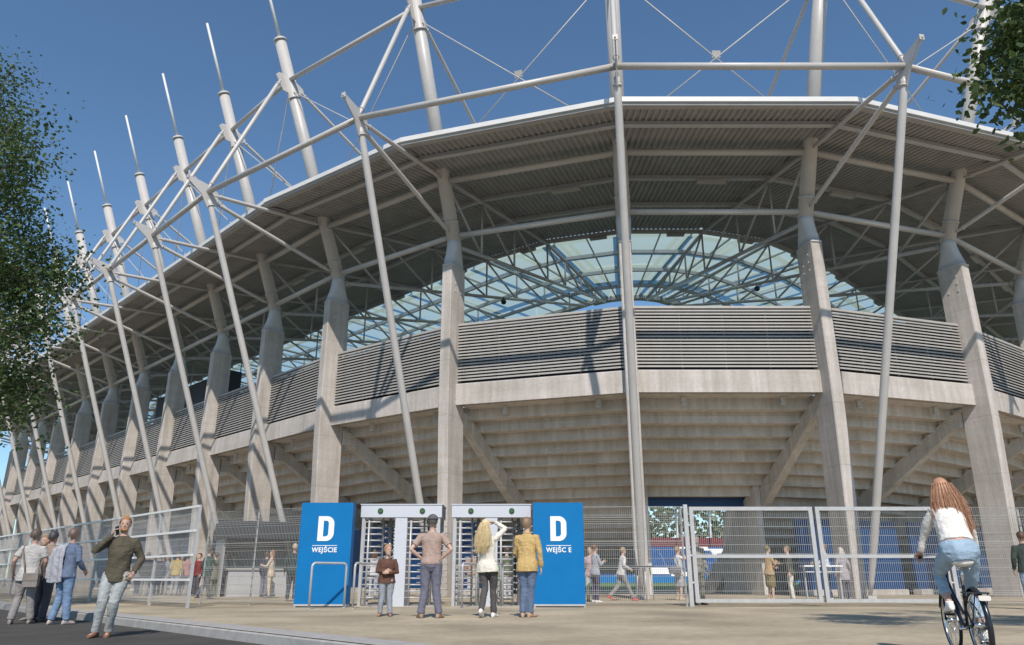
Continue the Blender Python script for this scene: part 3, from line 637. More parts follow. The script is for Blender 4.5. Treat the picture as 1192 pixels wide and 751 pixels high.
# ------------------------------------------------------------------ people
CM = {}
def cloth(c, rough=.85):
    key = tuple(round(x, 3) for x in c)
    if key not in CM: CM[key] = mat('cloth_%d' % len(CM), c, rough, 0, .16, 9, .35, 70, spec=.2)
    return CM[key]
def skinm(c):
    key = ('s',) + tuple(c)
    if key not in CM: CM[key] = mat('skin_%d' % len(CM), c, .5, 0, .06, 20)
    return CM[key]
mat('eye', (.03, .025, .02), .2); mat('lips', (.36, .13, .10), .5)
WORK = bpy.data.scenes.new('work')      # an empty side scene, so that fusing one body does not re-evaluate the stadium
def remesh(mb, voxel, smooth=3, disp=0.0, fr=9.0, seed=0):
    """fuse overlapping closed pieces into one continuous skin"""
    me = mb.mesh('tmp', []); o = bpy.data.objects.new('tmp', me); WORK.collection.objects.link(o); bm = bmesh.new(); bm.from_mesh(me); bmesh.ops.recalc_face_normals(bm, faces=bm.faces); bm.to_mesh(me); bm.free()
    md = o.modifiers.new('r', 'REMESH'); md.mode = 'VOXEL'; md.voxel_size = voxel; md.use_smooth_shade = True
    if smooth: ms = o.modifiers.new('s', 'SMOOTH'); ms.iterations = smooth; ms.factor = .5
    WORK.view_layers[0].update(); dg = WORK.view_layers[0].depsgraph; ne = bpy.data.meshes.new_from_object(o.evaluated_get(dg)); bpy.data.objects.remove(o); bpy.data.meshes.remove(me)
    if disp:
        off = V((seed * 7.3, seed * 3.1, 0))
        nrm = [v.normal.copy() for v in ne.vertices]
        for v, vn in zip(ne.vertices, nrm):
            p = v.co; v.co = p + vn * disp * (1.1 * noise.noise(V((p.x * fr, p.y * fr, p.z * fr * .8 + p.x * 6)) + off) + .55 * (.35 - abs(noise.noise(V((p.x * 7 + p.z * 5, p.y * 7, p.z * 15)) + off))) + .4 * noise.noise(V((p.x * 22, p.y * 22, p.z * 30)) + off))
    ne.polygons.foreach_set('use_smooth', [True] * len(ne.polygons)); return ne
def bridge(mb, me):   # put an evaluated mesh back into a builder
    mb.add([v.co.copy() for v in me.vertices], [list(p.vertices) for p in me.polygons], True)

def person(label, loc, rz, H=1.75, pose=None, top=(.4, .4, .4), bottom=(.1, .12, .2), shoe=(.2, .2, .2), skin=(.55, .36, .27), hair=(.1, .06, .03), style='short',
           sleeve='long', female=False, skirt=False, near=False, group=None, hem=-.10, ankle=1.0, open_top=None, shoulders=1.0, wide=1.05, crop=False, cap=None):
    P_ = pose or {}; S = H / 1.75; vx = .0085 if near else .016
    t = thing('person', label, 'person', loc, rz, group)
    hip = V(P_.get('hip', (0, 0, .93))); d = V(P_.get('lean', (0, .02, 1))).normalized(); ux = V(P_.get('across', (1, 0, 0))).normalized(); ux = (ux - d * ux.dot(d)).normalized(); uy = d.cross(ux)
    sw = (.165 if female else .185) * shoulders; ww = (.86 if female else 1.0) * wide; hw = (1.04 if female else .98) * wide
    def ring(L_, rx, ry, oy=0, n=16, k=1.0): c = hip + d * L_ + uy * oy; return [c + ux * (rx * k * math.cos(2 * math.pi * i / n)) + uy * (ry * k * math.sin(2 * math.pi * i / n)) for i in range(n)]
    tor = [(-.13, .10 * hw, .085, 0), (-.06, .158 * hw, .112, -.012), (.02, .168 * hw, .118, -.012), (.12, .148 * ww, .1, 0), (.22, .142 * ww, .1, .006), (.33, .165 * ww, .112 + (.012 if female else 0), .012), (.42, .175 * ww * shoulders, .105, .004), (.485, .165 * ww * shoulders, .085, 0), (.535, .10, .068, -.002), (.57, .062, .06, 0)]
    hd = V(P_.get('headdir', tuple(d * .5 + V((0, 0, 1))))).normalized(); nb = hip + d * .555; HS = P_.get('head', 1.0); hc = nb + d * .04 + hd * (.145 * HS)
    yaw = P_.get('yaw', 0); pitch = P_.get('pitch', 0)
    HR = (Matrix.Rotation(yaw, 3, 'Z') @ Matrix.Rotation(pitch, 3, 'X')) 
    def hp(x, y, z): return hc + HR @ V((x * HS, y * HS, z * HS))
    sh = {s: hip + d * .475 + ux * (s * sw) for s in (1, -1)}
    hj = {s: hip - d * .03 + ux * (s * .092 * hw) for s in (1, -1)}
    el = {1: V(P_.get('RE', (.25, -.04, 1.14))), -1: V(P_.get('LE', (-.25, -.04, 1.14)))}
    wr = {1: V(P_.get('RW', (.27, .06, .90))), -1: V(P_.get('LW', (-.27, .06, .90)))}
    kn = {1: V(P_.get('RK', (.10, .02, .50))), -1: V(P_.get('LK', (-.10, .02, .50)))}
    an = {1: V(P_.get('RA', (.11, -.02, .085))), -1: V(P_.get('LA', (-.11, -.02, .085)))}
    ft = {1: V(P_.get('RF', (.15, 1, 0))).normalized(), -1: V(P_.get('LF', (-.15, 1, 0))).normalized()}
    # ---- the body, one skin
    b = MB(); b.rings([ring(L_, rx, ry, oy) for L_, rx, ry, oy in tor])
    b.tube([nb - d * .06, nb + (hc - nb) * .35, hc - hd * .02], [.062, .054, .056], 12)
    prof = [(-.118, .026, .036, .052), (-.105, .045, .058, .038), (-.075, .060, .079, .020), (-.035, .069, .092, .006), (.0, .074, .098, .0), (.04, .076, .1, -.004), (.075, .068, .092, -.008), (.1, .048, .07, -.01), (.115, .02, .035, -.012)]
    b.rings([[hp(rx * math.cos(2 * math.pi * i / 16), oy + ry * math.sin(2 * math.pi * i / 16), z) for i in range(16)] for z, rx, ry, oy in prof])
    b.rings([[hp(sx * q, y, z) for sx, y in ((-1, .07), (1, .07), (.35, y1), (-.35, y1))] for z, q, y1 in ((.012, .011, .102), (-.02, .015, .113), (-.037, .018, .122), (-.046, .014, .10))], True)
    for s in (1, -1): b.ball(hp(s * .077, -.008, -.01), .012, .022, .033, 8, 6, HR)
    b.ball(hp(0, .084, -.066), .026, .014, .011, 8, 6, HR)
    for s in (1, -1):
        a, e, w = sh[s], el[s], wr[s]; fat = .9 if female else 1.0
        b.tube([a - ux * s * .05, a, a.lerp(e, .35), a.lerp(e, .8), e, e.lerp(w, .25), e.lerp(w, .7), w], [.05 * fat, .056 * fat, .049 * fat, .04 * fat, .037 * fat, .039 * fat, .031 * fat, .025 * fat], 12)
        k, q = kn[s], an[s]
        b.tube([hj[s] + d * .05, hj[s], hj[s].lerp(k, .4), hj[s].lerp(k, .85), k, k.lerp(q, .3), k.lerp(q, .75), q, q - V((0, 0, .03))], [.08, .09, .08, .058, .053, .055, .040, .036, .036], 12)
        f = ft[s]; c0 = q - V((0, 0, .045)); b.tube([c0 - f * .04, c0 + f * .06, c0 + f * .15], [.035, .034, .02], 10)
    # hands: palm fused into the arm, fingers and thumb separate chains rooted in it
    fing = []
    for s in (1, -1):
        e, w = el[s], wr[s]; f = V(P_.get('RH' if s == 1 else 'LH', tuple(w - e))).normalized(); pn = V(P_.get('RP' if s == 1 else 'LP', (-s, 0, 0))); pn = (pn - f * pn.dot(f))
        if pn.length < .1: pn = f.cross(V((0, 1, 0)))
        pn.normalize(); wd = f.cross(pn) 
        if wd.dot(V((0, 1, .3))) < 0: wd = -wd      # thumb side
        def pr(a, hw_, th): return [w + f * a + wd * (hw_ * math.cos(2 * math.pi * i / 10)) + pn * (th * math.sin(2 * math.pi * i / 10)) for i in range(10)]
        b.rings([pr(-.02, .025, .021), pr(.02, .032, .017), pr(.06, .041, .015), pr(.09, .040, .012), pr(.1, .034, .008)])
        curl = P_.get('RC' if s == 1 else 'LC', .35)
        for j, (o_, ln) in enumerate(((.030, .068), (.010, .077), (-.010, .071), (-.029, .055))):
            p = w + f * .082 + wd * o_; dirn = f.copy(); pts = [p - f * .02]; pts.append(p)
            for q_, seg in enumerate((.45, .32, .23)):
                a_ = curl * (.8 if q_ == 0 else 1.1); dirn = (dirn * math.cos(a_) + pn * math.sin(a_)).normalized(); pn2 = pn; p = p + dirn * (ln * seg * 1.15); pts.append(p)
            fing.append((pts, [.009, .0092, .0088, .008, .0062]))
        p = w + f * .025 + wd * .028; td = (f * .7 + wd * .75 + pn * .25).normalized(); p2 = p + td * .035; td2 = (f * .95 + wd * .15 + pn * (.25 + curl * .4)).normalized(); p3 = p2 + td2 * .032
        fing.append(([p - td * .015, p, p2, p3, p3 + td2 * .022], [.013, .013, .0115, .010, .007]))
    me = remesh(b, vx * .9, 2); bb = MB(); bridge(bb, me); bpy.data.meshes.remove(me)
    for pts, rr in fing: bb.tube(pts, rr, 7)
    n0 = len(bb.m); bb.mi = 1
    for s in (1, -1): bb.ball(hp(s * .030, .090, .004), .012, .007, .006, 8, 6, HR); 
    bb.mi = 2; bb.ball(hp(0, .0925, -.068), .023, .010, .0065, 8, 6, HR)
    sc = Matrix.Scale(S, 4)
    def fin(name, me_, parent=t): me_.transform(sc); return link(name, me_, parent)
    mb = bb.mesh('body', [skinm(skin), 'eye', 'lips']); fin('body', mb)
    # ---- top
    c = MB(); gi = .012
    cl = [(L_, rx + gi, ry + gi, oy) for L_, rx, ry, oy in tor if L_ > max(hem + .02, -.03 if hem <= -.04 else -9) and L_ < .55]
    def interp(L0):
        for (a, ra, ya, oa), (b_, rb, yb, ob) in zip(tor, tor[1:]):
            if a <= L0 <= b_: q = (L0 - a) / (b_ - a); return (L0, ra + (rb - ra) * q, ya + (yb - ya) * q, oa + (ob - oa) * q)
        return tor[0]
    h_ = interp(hem); loose = .022 if not female else .016
    rs = ([ring(hem, max(h_[1], .15 * ww) + loose, max(h_[2], .105) + loose, h_[3])] if hem > -.04 else [ring(a_, (.185 - .05 * (a_ - hem)) * hw + loose, .138 + loose, -.01) for a_ in [hem + (-.02 - hem) * i_ / 3 for i_ in range(3)]]) + [ring(a, rx + (loose * .6 if a < .3 else 0), ry + (loose * .6 if a < .3 else 0), oy) for a, rx, ry, oy in cl] + [ring(.555, .078, .072, 0)]
    c.rings(rs)
    for s in (1, -1):
        a, e, w = sh[s], el[s], wr[s]; fat = .9 if female else 1.0
        if sleeve == 'long': c.tube([a - ux * s * .06, a, a.lerp(e, .4), a.lerp(e, .85), e, e.lerp(w, .3), e.lerp(w, .8), e.lerp(w, .95)], [q_ * (.84 if female else 1.06) for q_ in (.06, .068, .062, .055, .054, .052, .043, .039)], 12)
        elif sleeve == 'short': c.tube([a - ux * s * .06, a, a.lerp(e, .4), a.lerp(e, .68)], [.06 * fat, .07 * fat, .065 * fat, .064 * fat], 12)
    mt = remesh(c, vx, 2, .012, 8, len(label)); mt.materials.append(cloth(top)); fin('shirt', mt)
    if sleeve == 'long' and not female and near:   # collar
        c = MB(); c.tube([nb + V((.064 * math.cos(a), .064 * math.sin(a) + .004, -.004 + .012 * math.cos(a * 1.0 + 1.57))) for a in [2 * math.pi * i / 14 for i in range(14)]], .016, 6, closed=True); mc = c.mesh('collar', [cloth(open_top or tuple(x * .9 for x in top))]); fin('collar', mc)
    # ---- trousers or skirt
    c = MB()
    c.rings([ring(-.14, .10 * hw, .09, 0)] + [ring(L_, rx + .011, ry + .011, oy) for L_, rx, ry, oy in tor[1:3]] + [ring(.075, .158 * hw + .008, .11, -.006)])
    if skirt:
        kz = (kn[1] + kn[-1]) / 2; c.rings([[p + (kz - hip) * f + V(((p - hip).x * g, (p - hip).y * g, 0)) for p in ring(-.02, .17, .125)] for f, g in ((0, 0), (.35, .12), (.7, .15), (1.0, .12), (1.08, .10))])
    else:
        for s in (1, -1):
            k, q = kn[s], an[s]; e_ = k.lerp(q, ankle)
            c.tube([hj[s] + d * .05, hj[s], hj[s].lerp(k, .4), hj[s].lerp(k, .85), k, k.lerp(q, .3 * ankle), k.lerp(q, .72 * ankle), e_], [q_ * (.97 if female else 1.1) for q_ in (.088, .100, .092, .074, .069, .067, .060, .061)], 12)
    mt = remesh(c, vx, 2, .011, 7, len(label) + 3); mt.materials.append(cloth(bottom)); fin('skirt' if skirt else 'trousers', mt)
    # ---- shoes
    for s in (1, -1):
        q = an[s]; f = ft[s]; sd = V((f.y, -f.x, 0)).normalized(); up = sd.cross(f).normalized(); c = MB(); o_ = q - up * .085
        c.rings([[o_ + f * a + sd * (hw_ * math.cos(2 * math.pi * i / 12)) + up * (max(.0, hh * (.5 + .62 * math.sin(2 * math.pi * i / 12)))) for i in range(12)] for a, hw_, hh in ((-.075, .018, .04), (-.06, .034, .075), (-.01, .040, .105), (.03, .041, .095), (.08, .046, .062), (.14, .046, .048), (.175, .034, .04), (.19, .015, .028))])
        c.tube([q + V((0, 0, .02)), q - V((0, 0, .04))], [.043, .045], 10)
        mt = remesh(c, vx, 1); mt.materials.append(cloth(shoe, .6)); fin('shoe', mt)
    # ---- hair
    c = MB(); n, m_ = 26, 16; vs = []; ok = []
    for i in range(m_ + 1):
        la = math.pi * i / m_ - math.pi / 2
        for k in range(n):
            lo = 2 * math.pi * k / n; u = V((math.cos(la) * math.cos(lo), math.cos(la) * math.sin(lo), math.sin(la)))
            thr = -.55 + 1.0 * max(0, min(1, (u.y + .45) / 1.1)); th = .013 + .006 * noise.noise(u * 4 + V((len(label), 0, 0)))
            vs.append(hp(u.x * (.079 + th), u.y * (.103 + th) - .006, .004 + u.z * (.113 + th))); ok.append(u.z > thr + .08 * noise.noise(u * 6))
    fs = [(i * n + k, i * n + (k + 1) % n, (i + 1) * n + (k + 1) % n, (i + 1) * n + k) for i in range(m_) for k in range(n) if ok[i * n + k] and ok[(i + 1) * n + (k + 1) % n]]
    c.add(vs, fs, True)
    if style == 'bun': c.ball(hp(0, -.125, .03), .04, .04, .04)
    if style == 'pony': c.tube([hp(0, -.10, .05), hp(0, -.15, .02), hp(0, -.15, -.08), hp(0, -.12, -.18)], [.02, .03, .028, .008], 8)
    if style == 'long':
        L_ = P_.get('hairlen', .42); rs = []; fall = V(P_.get('hairfall', (0, 0, -1))).normalized()
        for q in range(9):
            f = q / 8; ce = hp(0, -.055, .06) + (fall * L_ * f) + V((0, -.02 * math.sin(f * 3), 0)); wx = P_.get('hairw', 1) * (.075 + .055 * math.sin(min(1, f * 1.3) * 2.2)) * (1 if f < .8 else 1 - (f - .8) * 2.4); wy = .062 * (1 - .35 * f)
            rs.append([ce + ux * (wx * math.cos(2 * math.pi * i / 24) * (1 + .07 * noise.noise(V((i * .9, f * 3, 2))))) + (V((0, 1, 0))) * (wy * math.sin(2 * math.pi * i / 24) * (1 + .08 * noise.noise(V((i * 1.7, f * 2, 5))))) for i in range(24)])
        c.rings(rs)
        rnd = random.Random(7)
        for q in range(800 if near else 0):      # loose strands over the mass
            a = rnd.uniform(0, 6.283); i0 = int(a / 6.283 * 24) % 24; st_ = rnd.randint(0, 3); pts = []; dr = V((rnd.gauss(0, .014), rnd.gauss(0, .010), 0))
            for f_ in range(st_, 9):
                g = (f_ - st_) / 8; ce = sum(rs[f_], V((0, 0, 0))) / 24; out = (rs[f_][i0] - ce); sc_ = 1.06 if f_ < 7 else 1.35
                pts.append(ce + out * sc_ + dr * (g * 2.5) + V((rnd.gauss(0, .003), rnd.gauss(0, .003), 0)))
            pts.append(pts[-1] + fall * rnd.uniform(.02, .10) + dr)
            c.tube(pts, [.0019] * (len(pts) - 2) + [.0015, .0008], 3, cap=False)
    key = ('h',) + tuple(hair)
    if key not in CM: CM[key] = mat('hair_%d' % len(CM), hair, .5, 0, .2, 30, .25, 60, stretch=(1, 1, .12))
    mh = c.mesh('hair', [CM[key]]); 
    bm = bmesh.new(); bm.from_mesh(mh); bmesh.ops.recalc_face_normals(bm, faces=bm.faces); bm.to_mesh(mh); bm.free(); fin('hair', mh)
    if P_.get('beard'):
        c = MB(); c.ball(hp(0, .050, -.092), .060 * HS, .052 * HS, .036 * HS, 12, 8); c.ball(hp(0, .088, -.052), .032 * HS, .012 * HS, .008 * HS, 8, 6); mc = c.mesh('beard', [CM[key]]); fin('beard', mc)
    if cap:
        c = MB(); c.rings([[hp((.079 + .022) * r_ * math.cos(2 * math.pi * i / 18), -.006 + (.103 + .022) * r_ * math.sin(2 * math.pi * i / 18), z) for i in range(18)] for z, r_ in ((.03, 1.0), (.07, .97), (.105, .78), (.13, .45), (.14, .1))]); mc = c.mesh('cap', [cloth(cap)]); fin('cap', mc)
    t['S'] = S; t['hc'] = tuple(hc * S); del t['S']; del t['hc']
    return t
def at(px, D, z=0):     # where a person seen at this column of the photograph stands, D metres away
    p = R(18.78); return (((px - 596) / 875) * (D * math.cos(p) + (z - CAM_H) * math.sin(p)), D, z)

SK = (.46, .29, .21); SK2 = (.48, .30, .22); PALE = (.50, .31, .23)
# --- the man on the road, phone to his ear
p0 = at(126, 12.6, ROAD_Z)
person('ginger bearded man in an olive shirt walking on the road, phone at his ear', p0, R(196), 1.78,
       dict(hip=(.02, 0, .93), lean=(-.02, .02, 1), RE=(.37, .10, 1.26), RW=(.165, .09, 1.475), RP=(-1, .1, 0), RH=(-.30, .12, 1), RC=.6, LE=(-.29, -.05, 1.15), LW=(-.23, .12, .93), LP=(.6, -.6, 0), LC=.9,
            RK=(.15, .10, .52), RA=(.19, .0, .085), LK=(-.02, .10, .50), LA=(.03, -.08, .09), RF=(.35, 1, .0), LF=(-.05, 1, -.1), yaw=R(6), headdir=(.0, .03, 1), beard=1),
       top=(.095, .082, .058), bottom=(.37, .385, .38), shoe=(.20, .10, .065), skin=PALE, hair=(.36, .17, .06), near=True, hem=-.13)
c = MB(); c.ball((0, 0, 0), .058, .05, .055, 10, 7)
hand = V(p0) + Matrix.Rotation(R(196), 3, 'Z') @ (V((.098, .09, 1.565)) * (1.78 / 1.75))
m = MB(); m.box((-.006, -.035, -.07), (.006, .035, .07)); o = link('mobile_phone', m.mesh('mobile_phone', ['dark']), None, hand); o.rotation_euler = (R(-20), 0, R(170)); tag(o, 'dark phone held to the ear of the ginger man in olive', 'phone')

# --- the group of four on the road
G4 = 'men standing together on the road'
pb = at(22, 16.2, ROAD_Z)
person('man in a pale grey short sleeved shirt with a bag slung across his back', pb, R(15), 1.80, dict(RE=(.26, .0, 1.16), RW=(.24, .14, .95), LE=(-.28, -.08, 1.17), LW=(-.30, .05, .94), RA=(.16, .05, .085), LA=(-.14, -.08, .085), yaw=R(-30)),
       top=(.44, .42, .40), bottom=(.27, .25, .24), shoe=(.23, .2, .18), skin=(.42, .26, .2), hair=(.10, .07, .055), sleeve='short', near=True, hem=-.14, group=G4)
t = thing('shoulder_bag', 'small grey brown shoulder bag on the back of the man in pale grey', 'bag', (pb[0] + .17, pb[1] - .16, .86 + ROAD_Z))
m = MB(); m.rings([[(x * q, y, z) for x, y in ((-.15, -.04), (.15, -.04), (.15, .04), (-.15, .04))] for z, q in ((-.16, .92), (-.14, 1), (.08, 1), (.1, .96))], True, False); obj('bag_body', m, cloth((.25, .22, .2)), t, True)
m = MB(); m.rings([[(x, y, z) for x, y in ((-.153, -.05), (.153, -.05), (.153, -.042), (-.153, -.042))] for z in (-.04, .105)], True, False); obj('flap', m, cloth((.22, .19, .17)), t, True)
m = MB(); pts = [(-.14, 0, .08), (-.20, .0, .30), (-.30, .02, .56), (-.33, .12, .65), (-.28, .26, .58), (-.10, .30, .35), (.14, .06, .08)]; m.tube(pts, .016, 6); obj('strap', m, cloth((.2, .17, .15)), t, True)
person('bearded man facing the camera, half hidden between two men in the road group', at(36, 17.4, ROAD_Z), R(165), 1.74, dict(beard=1), top=(.3, .28, .26), bottom=(.12, .12, .14), skin=PALE, hair=(.28, .16, .08), group=G4)
person('man in a tan sweater and dark trousers seen from behind in the road group', at(43.5, 16.9, ROAD_Z), R(-12), 1.80, dict(yaw=R(10), RW=(.2, .2, 1.0), RE=(.27, .02, 1.14)), top=(.30, .22, .17), bottom=(.095, .09, .105), shoe=(.1, .08, .07), skin=(.42, .26, .2), hair=(.05, .045, .05), near=True, hem=-.05, group=G4)
pj = at(67, 16.0, ROAD_Z)
person('man in a slate blue sweater and jeans with a jacket over his shoulder', pj, R(-22), 1.80, dict(RE=(.29, -.02, 1.17), RW=(.26, .16, 1.0), LE=(-.27, .12, 1.2), LW=(-.15, .22, 1.36), LC=1.0, LA=(-.13, -.06, .085), RA=(.14, .05, .085)), top=(.125, .16, .24), bottom=(.17, .25, .38), shoe=(.42, .36, .34), skin=(.42, .26, .2), hair=(.13, .085, .07), near=True, hem=-.08, group=G4)
c = MB()
rs = []
for q, (z, w_, y_) in enumerate(((1.50, .07, .02), (1.52, .10, -.06), (1.46, .14, -.13), (1.30, .17, -.165), (1.10, .19, -.17), (.92, .21, -.16), (.80, .20, -.15), (.78, .18, -.15))): rs.append([V((-.13 + w_ * math.cos(2 * math.pi * i / 18) * (1 + .08 * noise.noise(V((i * .8, z * 3, 0)))), y_ + .045 * math.sin(2 * math.pi * i / 18) + .018 * math.sin(i * 2.1 + z * 2), z)) for i in range(18)])
c.rings(rs); c.tube([(-.27, -.14, 1.42), (-.33, -.15, 1.2), (-.31, -.17, .95), (-.30, -.17, .86)], [.05, .055, .05, .045], 10)
me = remesh(c, .011, 2, .012, 9, 4); me.materials.append(cloth((.36, .36, .39))); o = link('jacket', me, None, pj); o.rotation_euler = (0, 0, R(-22)); tag(o, 'pale grey jacket hung over the shoulder of the man in slate blue', 'jacket')

# --- at the turnstiles
person('small boy in a brown jacket and jeans with folded arms', at(448, 16.0), R(186), 1.30,
       dict(head=1.22, RE=(.27, .02, 1.14), RW=(.02, .20, 1.16), LE=(-.27, .02, 1.12), LW=(-.03, .22, 1.10), RH=(-1, .0, -.05), LH=(1, .0, .1), RP=(0, -1, 0), LP=(0, -1, 0), yaw=R(28), RA=(.14, 0, .085), LA=(-.13, .03, .085)),
       top=(.12, .062, .045), bottom=(.28, .30, .34), shoe=(.25, .14, .1), skin=PALE, hair=(.42, .25, .12), near=True, hem=-.09, open_top=(.25, .26, .28), wide=1.2, shoulders=1.08)
person('man in a tan T-shirt and cap standing with hands on his hips', at(500, 15.3), R(0), 1.86,
       dict(RE=(.37, -.10, 1.17), RW=(.185, .0, 1.02), LE=(-.37, -.10, 1.17), LW=(-.185, .0, 1.02), RH=(-.8, .3, -.35), LH=(.8, .3, -.35), RP=(-.2, -.3, -1), LP=(.2, -.3, -1), RA=(.16, 0, .085), LA=(-.16, .0, .085), RF=(.4, 1, 0), LF=(-.45, 1, 0), headdir=(0, .02, 1)),
       top=(.37, .27, .23), bottom=(.145, .145, .19), shoe=(.33, .22, .17), skin=(.50, .32, .25), hair=(.08, .07, .07), sleeve='short', near=True, hem=-.02, shoulders=1.06, cap=(.12, .11, .125))
person('blonde woman in a cream blouse with a hand raised to her head', at(567, 15.6), R(-14), 1.80,
       dict(lean=(-.05, -.04, 1), RE=(.34, .10, 1.62), RW=(.10, .12, 1.74), RH=(-1, .1, .05), RP=(0, -.2, -1), LE=(-.22, .10, 1.20), LW=(-.13, .24, 1.36), LC=.7, RK=(.09, .10, .51), RA=(.10, .10, .085), LK=(-.05, .0, .52), LA=(-.06, -.20, .14), LF=(-.1, 1, -.5), headdir=(-.06, 0, 1), yaw=R(-10), hairlen=.50, hairfall=(-.05, -.1, -1)),
       top=(.70, .66, .58), bottom=(.085, .08, .08), shoe=(.75, .72, .68), skin=PALE, hair=(.66, .53, .31), style='long', female=True, near=True, hem=-.12)
person('man in a mustard shirt and jeans, back turned, beside the right blue panel', at(614, 15.6), R(-12), 1.84,
       dict(RE=(.25, -.05, 1.14), RW=(.26, .02, .88), LE=(-.23, .08, 1.15), LW=(-.16, .22, 1.02), RK=(.06, .03, .5), LK=(-.06, .03, .5), RA=(.05, .02, .085), LA=(-.08, -.03, .085), yaw=R(-20), RF=(.5, 1, 0)),
       top=(.50, .35, .15), bottom=(.115, .155, .24), shoe=(.42, .29, .2), skin=(.56, .38, .28), hair=(.22, .14, .085), near=True, hem=-.13)

# --- behind the fence, left
def far_p(label, px, D, rz, H, **k): return person(label, at(px, D), R(rz), H, k.pop('pose', None), **k)
CR = 'people gathered behind the long side fence'
far_p('person in a black coat at the left of the crowd behind the side fence', 166, 34, 20, 1.75, top=(.03, .03, .035), bottom=(.3, .29, .28), hem=-.2, group=CR)
far_p('person in dark clothes second from the left in the crowd behind the side fence', 181, 35.5, 60, 1.72, top=(.045, .05, .07), bottom=(.05, .05, .07), group=CR)
far_p('woman in grey blue behind the side fence beside the person in yellow', 190, 36, 150, 1.68, top=(.2, .23, .3), bottom=(.4, .38, .36), style='long', female=True, group=CR)
far_p('person in a yellow top in the crowd behind the side fence', 201, 34, -10, 1.74, top=(.45, .33, .10), bottom=(.35, .34, .34), group=CR)
far_p('person in a pink top in the crowd behind the side fence', 213, 34.5, 30, 1.70, top=(.42, .2, .18), bottom=(.3, .28, .28), group=CR)
far_p('woman with light hair and a rose jacket at the right of the side fence crowd', 221, 36, 100, 1.66, top=(.40, .26, .26), bottom=(.35, .33, .33), hair=(.4, .27, .14), style='long', female=True, group=CR)
far_p('man in a grey coat farthest left behind the side fence, left of the black coat', 158, 36, -40, 1.78, top=(.16, .16, .17), bottom=(.08, .08, .1), hem=-.2, group=CR)
far_p('person in a brown jacket half hidden between the black coat and the dark clothes', 174, 37.5, 110, 1.70, top=(.17, .10, .06), bottom=(.2, .2, .22), group=CR)
far_p('person in a white top half hidden between the yellow top and the pink top', 207, 37, 170, 1.72, top=(.6, .58, .56), bottom=(.16, .18, .24), group=CR)
far_p('person in a dark red top just left of the fence end post', 227, 34, 150, 1.70, top=(.2, .05, .05), bottom=(.1, .1, .12), group=CR)
far_p('man in a dark green jacket leaning forward just past the end of the side fence', 237, 29, -35, 1.76, pose=dict(RE=(.22, .16, 1.2), RW=(.12, .34, 1.12), LA=(-.1, -.25, .12), RA=(.12, .12, .085)), top=(.04, .085, .075), bottom=(.13, .13, .15), hem=-.14)
far_p('woman in an olive grey dress behind the wire fence next to the green jacket', 246, 33, 70, 1.70, pose=dict(RE=(.2, .12, 1.18), RW=(.06, .26, 1.2)), top=(.2, .2, .15), bottom=(.2, .2, .15), style='bun', female=True, hem=-.25)
far_p('man in a white jacket and jeans turned sideways behind the wire fence', 256, 33.5, -80, 1.74, top=(.62, .6, .57), bottom=(.2, .24, .3), hem=-.1)
far_p('person in a white top beside the foot of a raking strut behind the wire fence', 268, 34, 120, 1.68, top=(.6, .6, .58), bottom=(.12, .12, .13))
far_p('woman in a cream suit reading a sheet, standing by a concrete column', 312.5, 30.5, 95, 1.72, pose=dict(RE=(.2, .14, 1.16), RW=(.08, .34, 1.2), LE=(-.2, .14, 1.16), LW=(-.06, .34, 1.2)), top=(.60, .50, .38), bottom=(.60, .50, .38), hair=(.22, .1, .05), style='long', female=True, hem=-.16)
q = V(at(312.5, 30.5)); m = MB(); m.box((-.42, -.13, 1.2), (-.22, .13, 1.215)); o = link('paper_sheet', m.mesh('paper_sheet', ['white']), None, q); o.rotation_euler = (0, R(15), R(0)); tag(o, 'white paper sheet in the hands of the woman in cream', 'paper')
far_p('person in dark clothes behind the woman in cream by the column', 306, 32.5, -20, 1.72, top=(.05, .05, .08), bottom=(.2, .2, .25))
far_p('man in a dark teal jacket with a light collar left of the left blue panel', 338, 26.2, 10, 1.78, pose=dict(RE=(.25, -.03, 1.15)), top=(.03, .055, .06), bottom=(.06, .065, .08), skin=SK2, hair=(.5, .42, .3), hem=-.12, open_top=(.6, .6, .6))
# --- seen through the turnstiles
far_p('person in a tan shirt and light trousers seen through the second turnstile', 549, 30, 15, 1.74, top=(.4, .28, .22), bottom=(.45, .44, .43))
far_p('man in an olive shirt seen through the second turnstile behind the man in mustard', 590, 28, 40, 1.74, pose=dict(RE=(.28, .02, 1.16), RW=(.25, .12, .94)), top=(.13, .15, .10), bottom=(.4, .42, .44), sleeve='short')
far_p('child in a green top seen through the turnstile next to the olive shirt', 578, 29, -30, 1.35, top=(.1, .3, .14), bottom=(.35, .33, .3), hair=(.3, .2, .1))
far_p('woman in light jeans seen through the first turnstile beside the boy', 433, 28.5, 20, 1.68, top=(.5, .5, .52), bottom=(.4, .42, .46), style='long', female=True)
